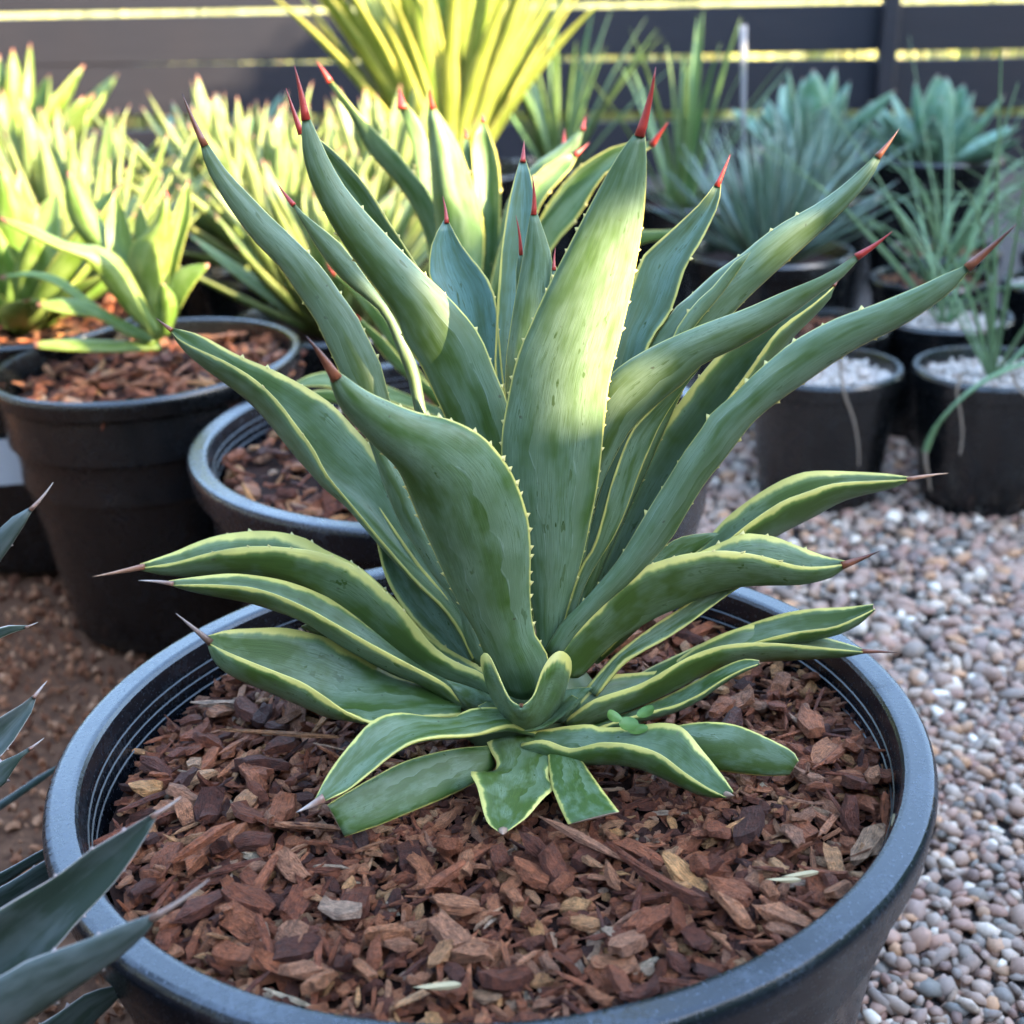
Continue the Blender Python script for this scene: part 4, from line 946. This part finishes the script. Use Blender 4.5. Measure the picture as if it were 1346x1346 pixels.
# plant stake
M_STAKE = simple('weathered white plastic', (.20, .20, .21), .5, .4, .1, 30)
def box_mesh(name, a, b, mat, bev=0.0):
    bm = bmesh.new(); bmesh.ops.create_cube(bm, size=1)
    a, b = np.array(a, float), np.array(b, float)
    for v in bm.verts: v.co = Vector(tuple((a + b) / 2 + (b - a) * np.array(tuple(v.co))))
    if bev: bmesh.ops.bevel(bm, geom=bm.edges[:], offset=bev, segments=1, affect='EDGES', profile=.5)
    me = bpy.data.meshes.new(name); bm.to_mesh(me); bm.free(); me.materials.append(mat); return me
s0, s1 = at(985, 150, 2.28), at(977, 33, 2.28)
stk = obj('plant_stake', cone_mesh('plant_stake', s1 + np.array([0, 0, .0]), np.array([s0[0], s0[1], .18]), .0062, M_STAKE, flat=.25, seg=8), None)
tag(stk, 'slim white plastic plant stake standing among the strap leaves', 'plant stake')

# ---------------------------------------------------------------- small pots of grit with slender seedlings
GRIT = []
for i in range(5):
    bm = bmesh.new(); bmesh.ops.create_icosphere(bm, subdivisions=1, radius=1)
    rg = random.Random(i)
    for v in bm.verts: v.co *= rg.uniform(.75, 1.2)
    GRIT.append(tmpl_from_bm(bm))
def tube(pts, r0, r1, seg=5, flat=1.0):
    P = resample(np.array(pts, float), 14); n = len(P); V = []; Fc = []
    d = np.gradient(P, axis=0)
    for i in range(n):
        t = i / (n - 1); r = r0 + (r1 - r0) * t ** 1.5
        ax = d[i] / max(np.linalg.norm(d[i]), 1e-9); s = np.cross(ax, [.31, .2, .9]); s /= max(np.linalg.norm(s), 1e-9); q = np.cross(ax, s)
        for j in range(seg):
            a = 2 * math.pi * j / seg; V.append(P[i] + s * r * math.cos(a) + q * r * flat * math.sin(a))
    for i in range(n - 1):
        for j in range(seg):
            k = (j + 1) % seg; Fc.append((i * seg + j, i * seg + k, (i + 1) * seg + k, (i + 1) * seg + j))
    return V, Fc
def tube_mesh(name, tubes, mat):
    V, Fc = [], []
    for v, f in tubes:
        o = len(V); V += list(v); Fc += [tuple(x + o for x in q) for q in f]
    return mesh_np(name, V, Fc, None, True, (mat,))
sp_lab = 'small black nursery pot topped with pale grit on the gravel'
sp_grp = 'small grit topped pots on the gravel'
pl_lab = 'slender grassy seedling with long arching green leaves in a grit topped pot'
OWN = {600: 'grit topped black pot standing behind the arching green leaf', 601: 'grit topped black pot without a plant and with one dry strand down its front'}
def grit_pot(x, y, R, H, nb, seed, bark=False, plant=True):
    p = small_pot(R, H, x, y, OWN.get(seed) or (sp_lab if not bark else 'small black nursery pot topped with brown bark beside the grit topped pots'), sp_grp if not bark else 'bark topped pots')
    rg = np.random.default_rng(seed); zt = H - .014
    p.rotation_euler = (0, -.015, 0)
    soil_disc(R - .010, 0, 0, zt - .002, M_PUM if not bark else M_MULCHBASE, p)
    items = []
    for k in range(230):
        r = (R - .011) * math.sqrt(rg.uniform()); a = rg.uniform(0, 6.28)
        items.append((int(rg.integers(0, 5)), rotm(rg.uniform(0, 6), rg.uniform(0, 6), 0) * rg.uniform(.0022, .0042), np.array([r * math.cos(a), r * math.sin(a), zt + rg.uniform(-.001, .003)]), float(rg.uniform())))
    g = obj('grit', big_mesh('grit', GRIT, items, (M_PUM if not bark else M_CHIP,), True), p); g['kind'] = 'stuff'
    if not plant: return
    t = empty('grassy_seedling', (x, y, zt)); tag(t, pl_lab, 'plant', 'slender seedlings in the small pots')
    for k in range(nb + 4):
        a = rg.uniform(0, 6.28); L = rg.uniform(.20, .42); lean = rg.uniform(.12, .8); dr = rg.uniform(-.1, 1.5)
        pts = []
        for s in np.linspace(0, 1, 6):
            rad = L * (lean * s + .25 * dr * s * s); hz = L * (s * (1 - .35 * lean) - .42 * dr * s ** 2.6)
            pts.append((rad * math.cos(a) + .004 * math.cos(a), rad * math.sin(a) + .004 * math.sin(a), hz))
        v, f = tube(pts, rg.uniform(.0022, .0036), .0006, 5, .6)
        obj('blade', mesh_np('blade', v, f, None, True, (M_ONION,)), t)
k = 0
for (x, y, nb, bark) in ((.552, 1.46, 6, False), (.365, 1.475, 0, False), (.745, 1.45, 7, False), (.57, 1.70, 8, False), (.40, 1.66, 0, True), (.755, 1.66, 9, False), (.945, 1.62, 7, False), (.95, 1.42, 6, False),
                         (.62, 1.92, 9, True), (.80, 1.88, 9, False), (.99, 1.84, 8, False), (.70, 2.12, 9, True), (.90, 2.08, 8, False), (1.10, 2.04, 8, True), (1.18, 1.80, 6, False), (1.02, 2.28, 8, True), (1.25, 2.25, 6, False)):
    grit_pot(x, y, .088, .165, nb, 600 + k, bark, plant=nb > 0); k += 1
# a long arching leaf and dry strands hanging on the front pots
t = empty('arching_leaf', at(1346, 478, 1.33)); tag(t, 'single green leaf arching down in front of the grit topped pots with a dry tip', 'leaf')
pts = [at(px, py, Y) for px, py, Y in ((1400, 462, 1.36), (1346, 478, 1.345), (1300, 497, 1.335), (1260, 527, 1.33), (1230, 562, 1.33), (1216, 594, 1.335))]
o = obj('blade', tube_mesh('blade', [tube(pts, .0045, .0036, 6, .5)], M_ONION), t); o.matrix_parent_inverse = Matrix.Translation(t.location).inverted()
pts = [at(px, py, Y) for px, py, Y in ((1216, 592, 1.335), (1217, 610, 1.335), (1221, 630, 1.335), (1223, 645, 1.335))]
o = obj('dry_tip', tube_mesh('dry_tip', [tube(pts, .0036, .0015, 6, .5)], M_DRYLEAF), t); o.matrix_parent_inverse = Matrix.Translation(t.location).inverted()
for path, Y, lab in ((((1104, 474), (1106, 500), (1112, 525), (1122, 552), (1128, 585), (1129, 612)), 1.372, 'dry brown strand hanging down the grit topped pot nearest the agave leaf'),
                     (((1263, 489), (1258, 515), (1262, 540), (1265, 570), (1262, 598)), 1.366, 'dry brown strand hanging behind the arching green leaf'),
                     (((1330, 490), (1335, 505), (1345, 518), (1360, 530)), 1.365, 'dry brown strand on the far side of the arching green leaf')):
    o = obj('dry_strand', tube_mesh('dry_strand', [tube([at(px, py, Y) for px, py in path], .0022, .0014, 6, .6)], M_DRYLEAF)); tag(o, lab, 'dry leaf')

# ---------------------------------------------------------------- dark agave at the left front
fl = empty('agave_plant', (-.34, .40, .17)); tag(fl, 'dark grey green agave with fine grey spines overlapping the large pot rim', 'agave')
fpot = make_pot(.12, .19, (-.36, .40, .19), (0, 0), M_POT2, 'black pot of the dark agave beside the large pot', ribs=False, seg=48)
soil_disc(.105, 0, 0, .172, M_MULCHBASE, fpot)
FLL = lambda *a, **k: photo_leaf(fl, *a, **{**dict(mat=M_DARK, toothmat=M_TOOTHG, teeth=.020, tooth=.0024, rows=26, bl=.2, mw=.035, smat=M_SPGRY, trange=(.05, .93), th=.006), **k})
FLL([(203, 1068), (150, 1099), (119, 1117), (74, 1151), (22, 1181), (-60, 1230), (-180, 1290), (-330, 1330)], [(207, 1072), (186, 1110), (149, 1162), (104, 1210), (67, 1253), (0, 1320), (-120, 1400), (-300, 1440)], Y=(.39, .425), e=(-.004, -.008), ym=.006, spine=(238, 1047), sr=.0018)
FLL([(203, 1200), (150, 1219), (111, 1236), (37, 1262), (0, 1283), (-100, 1330), (-330, 1400)], [(206, 1208), (202, 1216), (167, 1251), (111, 1292), (37, 1342), (-60, 1400), (-300, 1500)], Y=(.36, .382), e=(.002, .003), ym=-.001, th=.005, bl=.75, spine=(275, 1156), sr=.0019)
FLL([(110, 1088), (76, 1106), (40, 1125), (0, 1147), (-150, 1220), (-320, 1290)], [(112, 1096), (80, 1118), (40, 1140), (0, 1165), (-150, 1240), (-320, 1310)], Y=(.48, .60), bl=.2, spine=(130, 1078), sr=.0015, trange=(.3, .8))
FLL([(112, 1102), (78, 1120), (40, 1142), (0, 1166), (-150, 1240), (-320, 1310)], [(114, 1118), (90, 1140), (50, 1165), (0, 1200), (-150, 1270), (-320, 1330)], Y=(.47, .56), bl=.35, spine=(130, 1092), sr=.0015)
FLL([(170, 1291), (140, 1298), (111, 1307), (56, 1344), (-50, 1390), (-320, 1440)], [(173, 1294), (150, 1318), (123, 1344), (60, 1390), (-320, 1480)], Y=(.40, .45), bl=.3, spine=(176, 1288), sr=.001)
FLL([(46, 912), (20, 932), (0, 943), (-100, 1010), (-250, 1150), (-330, 1290)], [(48, 916), (46, 928), (26, 961), (0, 995), (-90, 1080), (-220, 1200), (-320, 1310)], Y=(.50, .60), e=(-.004, -.008), ym=.006, bl=.6, spine=(62, 895), sr=.0015)
FLL([(40, 981), (20, 993), (0, 1002), (-120, 1070), (-330, 1300)], [(44, 984), (22, 1003), (0, 1036), (-110, 1110), (-320, 1310)], Y=(.49, .57), bl=.2, spine=(58, 970), sr=.0012)
FLL([(84, 1001), (48, 1021), (11, 1046), (-150, 1150), (-320, 1300)], [(86, 1004), (52, 1030), (14, 1056), (-150, 1170), (-320, 1310)], Y=(.50, .70), bl=.3, mw=.02, spine=(92, 996), sr=.001, teeth=0)
FLL([(42, 665), (33, 668), (0, 694), (-80, 780), (-220, 1000), (-330, 1290)], [(45, 667), (37, 682), (17, 714), (0, 738), (-60, 830), (-190, 1030), (-310, 1300)], Y=(.52, .56), e=(.004, .004), ym=-.003, bl=.75, spine=(70, 634), sr=.0016)
FLL([(36, 822), (20, 824), (0, 826), (-100, 880), (-330, 1290)], [(38, 825), (20, 832), (0, 840), (-90, 900), (-320, 1300)], Y=(.51, .58), bl=.05, mw=.2, spine=(50, 818), sr=.001, teeth=0)

# ---------------------------------------------------------------- fence
FY = 4.0
fence = empty('board_fence', (0, FY, 0)); tag(fence, 'dark horizontal board fence with bright gaps behind the rows of plants', 'fence')
gz = [at(1000, y, FY)[2] for y in (228, 152, 76, 4)]
gap = .019
edges = gz + [gz[-1] + .150 * (i + 1) for i in range(5)]
posts = [1.08 + 3.0 * i for i in (-2, -1, 0, 1)]
bx = [-6.1] + posts + [5.9]
for i in range(len(edges) - 1):
    for j in range(len(bx) - 1):
        dz = RNG.uniform(-.004, .004)
        o = obj('board', box_mesh('board', (bx[j] + .004, -.014 + RNG.uniform(-.002, .002), edges[i] + gap / 2 + dz), (bx[j + 1] - .004, .014, edges[i + 1] - gap / 2 + dz), M_WOOD, .003), fence)
        if i == 1 and j == 2:                     # this board sags: the gap above it closes towards its left end
            for v in o.data.vertices: v.co.z += .017 * (1.08 - v.co.x) / 3.0 * 1.6
for x in posts:
    obj('post', box_mesh('post', (x - .024, -.062, -.1), (x + .024, -.017, edges[-1] + .04), M_WOOD, .004), fence)

# unseen fences added behind the viewer and at the left to cut sky fill
def skylight_blocker(label, a, b, h):
    a, b = np.array(a, float), np.array(b, float); L = np.linalg.norm(b - a); ang = math.atan2(b[1] - a[1], b[0] - a[0])
    t = empty('board_fence', (a[0], a[1], 0)); t.rotation_euler = (0, 0, ang); tag(t, label, 'fence')
    z = .03
    while z < h:
        obj('board', box_mesh('board', (0, -.014, z), (L, .014, z + .135), M_WOOD, .003), t); z += .152
    for x in np.arange(0, L + .1, L / 3): obj('post', box_mesh('post', (x - .024, .017, -.1), (x + .024, .062, h + .1), M_WOOD, .004), t)
skylight_blocker('unseen dark board fence added along the left side to block sky light', (-2.3, -1.5), (-2.3, 3.9), 1.9)
skylight_blocker('unseen dark board fence added behind the viewer to block sky light', (-2.25, -1.55), (.9, -1.55), 1.9)

# ---------------------------------------------------------------- gravel, soil crumbs, grass
PEB = []
for i in range(10):
    bm = bmesh.new(); bmesh.ops.create_icosphere(bm, subdivisions=2, radius=1)
    rg = random.Random(50 + i); sx, sy, sz = rg.uniform(.9, 1.35), rg.uniform(.75, 1.0), rg.uniform(.5, .8)
    ph = [rg.uniform(0, 6) for _ in range(6)]
    for v in bm.verts:
        c = v.co; d = 1 + .13 * math.sin(2.3 * c.x + ph[0]) * math.sin(2.1 * c.y + ph[1]) + .10 * math.sin(3.1 * c.z + ph[2] + 2 * c.x) + .06 * math.sin(5 * c.y + ph[3])
        # facets: push in a few flattened sides
        v.co = Vector((c.x * d * sx, c.y * d * sy, c.z * d * sz))
    PEB.append(tmpl_from_bm(bm))
PEBL = []
for i in range(8):
    bm = bmesh.new(); bmesh.ops.create_icosphere(bm, subdivisions=1, radius=1)
    rg = random.Random(80 + i); s = (rg.uniform(.9, 1.3), rg.uniform(.75, 1.), rg.uniform(.5, .8))
    for v in bm.verts: v.co = Vector([v.co[q] * s[q] * rg.uniform(.74, 1.16) for q in range(3)])
    PEBL.append(tmpl_from_bm(bm))
rg = np.random.default_rng(77)
datas = [tmpl_mesh('pebble', t, (M_STONE,), True) for t in PEBL]
near, items = 0, []
def in_main(x, y, m=.0): return (x - PC[0]) ** 2 + (y - PC[1]) ** 2 < (.165 + m) ** 2
cells = []
yy = .30
while yy < 1.85:
    sp = .0090 if yy < 1.0 else .0118
    x = -.14 if yy > .9 else .02
    xmax = .50 + .42 * yy
    while x < xmax:
        cells.append((x + rg.uniform(-.5, .5) * sp, yy + rg.uniform(-.5, .5) * sp, sp)); x += sp
    yy += sp
nearest = sorted([c for c in cells if not in_main(c[0], c[1]) and c[1] > .44 and c[0] > .17], key=lambda c: c[1] + .35 * c[0])
pick = set(id(c) for c in nearest[:300])
for c in cells:
    x, y, sp = c
    if in_main(x, y): continue
    s = sp * rg.choice([.46, .56, .66, .80, 1.0], p=[.2, .25, .25, .2, .1]) * 1.08
    ti = int(rg.integers(0, 8)); Mx = rotm(rg.normal(0, .45), rg.normal(0, .45), rg.uniform(0, 6.28)) @ np.diag([rg.uniform(.85, 1.3), rg.uniform(.75, 1.1), rg.uniform(.75, 1.15)]) * s
    z = s * .35 + rg.uniform(-.001, .004)
    if id(c) in pick:
        o = bpy.data.objects.new('pebble', datas[ti]); m4 = Matrix(Mx.tolist()).to_4x4(); m4.translation = (x, y, z); o.matrix_world = m4; link(o, gravel)
    else: items.append((ti, Mx, np.array([x, y, z]), float(rg.uniform())))
yy = .40
while yy < 1.1:
    x = -.12
    while x < .50 + .42 * yy:
        if not in_main(x, yy):
            s = .0075 * rg.uniform(.7, 1.2)
            items.append((int(rg.integers(0, 8)), rotm(rg.normal(0, .3), rg.normal(0, .3), rg.uniform(0, 6.28)) * s, np.array([x + rg.uniform(-.004, .004), yy + rg.uniform(-.004, .004), -.0015]), float(rg.uniform())))
        x += .0125
    yy += .0125
g = obj('gravel', big_mesh('gravel', PEBL, items, (M_STONE,), True), gravel); g['kind'] = 'stuff'

items = []
for k in range(9500):
    y = rg.uniform(.45, 1.35); x = -.10 - .95 * rg.uniform() ** 1.5
    if in_main(x, y): continue
    s = rg.uniform(.0014, .0052)
    items.append((int(rg.integers(0, len(ALLC))) , rotm(rg.uniform(0, 6), rg.uniform(0, 6), rg.uniform(0, 6)) * s * np.array([1, 1.2, 1.6]), np.array([x, y, rg.uniform(-.002, .004)]), float(rg.uniform())))
g = obj('soil_crumbs', big_mesh('soil_crumbs', ALLC, items, (M_CRUMB,), False), soil); g['kind'] = 'stuff'

BL = [(np.array([(-.5, 0, 0), (.5, 0, 0), (.35 + dx * .5, dy * .5, .55), (dx, dy, 1.), (-.35 + dx * .5, dy * .5, .55)]), np.array([[0, 1, 2], [0, 2, 4], [4, 2, 3]])) for dx, dy in ((2., .2), (-3., .3), (5., -.3), (-1., -.2))]
items = []
for k in range(11000):
    near_ = k % 3 == 0
    y = 4.15 + .9 * rg.uniform() if near_ else 4.6 + 12 * rg.uniform() ** 1.6; x = rg.uniform(-.55, .55) * y
    if near_ and math.sin(x * 5.1) + math.sin(x * 12.7 + 1) + .6 * math.sin(x * 31) < -.2: continue
    h = rg.uniform(.25, .60) if near_ else rg.uniform(.08, .30); a = rg.uniform(0, 6.28)
    Mx = rotm(0, 0, a) @ np.diag([.012, h * .35, h]); items.append((int(rg.integers(0, 4)), Mx, np.array([x, y, -.012]), float(rg.uniform())))
g = obj('dry_grass', big_mesh('dry_grass', BL, items, (M_GRASS,), False)); tag(g, 'sunlit dry yellow grass growing beyond the fence', 'grass', kind='stuff')

# ---------------------------------------------------------------- unseen hedgerow added to shade the plants, outline shaped for the light
hd = empty('shade_hedge', (SUN_H[0] * 1.8, SUN_H[1] * 1.8, 0)); tag(hd, 'unseen tall green hedgerow added on the sunny side to shade the yard', 'shade_hedge')
nrm = np.array([-SUN_H[1], SUN_H[0]]); TE = math.tan(SUN_EL); D0 = 1.8
def thr(u): return lin(u, (-3, .30, .585, .625, 1.1, 1.5, 2.0, 2.3, 2.8, 3.1, 4.4), (.95, .86, .80, .585, .60, .66, .72, .80, 1.20, 1.36, 1.5))  # top outline tuned to where the cast shade should end
bm = bmesh.new(); u = -3.0; rr = random.Random(9)
def colbox(u0, u1, z0, z1, d0, d1):
    vs = []
    for z in (z0, z1):
        for uu, dd in ((u0, d0), (u1, d0), (u1, d1), (u0, d1)):
            p = SUN_H * (D0 + dd) + nrm * uu; vs.append(bm.verts.new((p[0], p[1], z)))
    for f in ((0, 3, 2, 1), (4, 5, 6, 7), (0, 1, 5, 4), (1, 2, 6, 5), (2, 3, 7, 6), (3, 0, 4, 7)): bm.faces.new([vs[i] for i in f])
while u < 4.4:
    du = rr.uniform(.02, .05) if u < 3.2 else .12
    if .40 < u < .62: du = .012
    top = thr(u + du / 2) + D0 * TE + rr.uniform(-.045, .02)
    if .505 < u < .545:  # gap shaped so one patch of sun reaches the tall leaf
        colbox(u, u + du, 0, .512 + rr.uniform(-.008, .008) + D0 * TE, 0, .02); colbox(u, u + du, .604 + rr.uniform(-.008, .008) + D0 * TE, top, 0, .02)
    else: colbox(u, u + du + .001, 0, top, 0, .25)
    u += du
me = bpy.data.meshes.new('shade_core'); bm.to_mesh(me); bm.free(); me.materials.append(M_HEDGE)
o = obj('shade_core', me, hd); o.matrix_parent_inverse = Matrix.Translation(hd.location).inverted()
LEAFQ = [(np.array([(-.5, 0, 0), (0, -.28, .05), (.5, 0, 0), (0, .28, .05)]), np.array([[0, 1, 2], [0, 2, 3]]))]
items = []
for k in range(5200):
    u = rr.uniform(-2.8, 4.3); w = thr(u) + rr.gauss(-.03, .05)
    if .495 < u < .575 and w < .72: continue
    dd = rr.uniform(-.06, .32); p = SUN_H * (D0 + dd) + nrm * u; z = w + (D0 + dd) * TE
    items.append((0, rotm(rr.uniform(0, 6), rr.uniform(0, 6), rr.uniform(0, 6)) * rr.uniform(.025, .06), np.array([p[0], p[1], z]), rr.random()))
g = obj('foliage', big_mesh('foliage', LEAFQ, items, (M_HEDGE,), False), hd); g.matrix_parent_inverse = Matrix.Translation(hd.location).inverted(); g['kind'] = 'stuff'
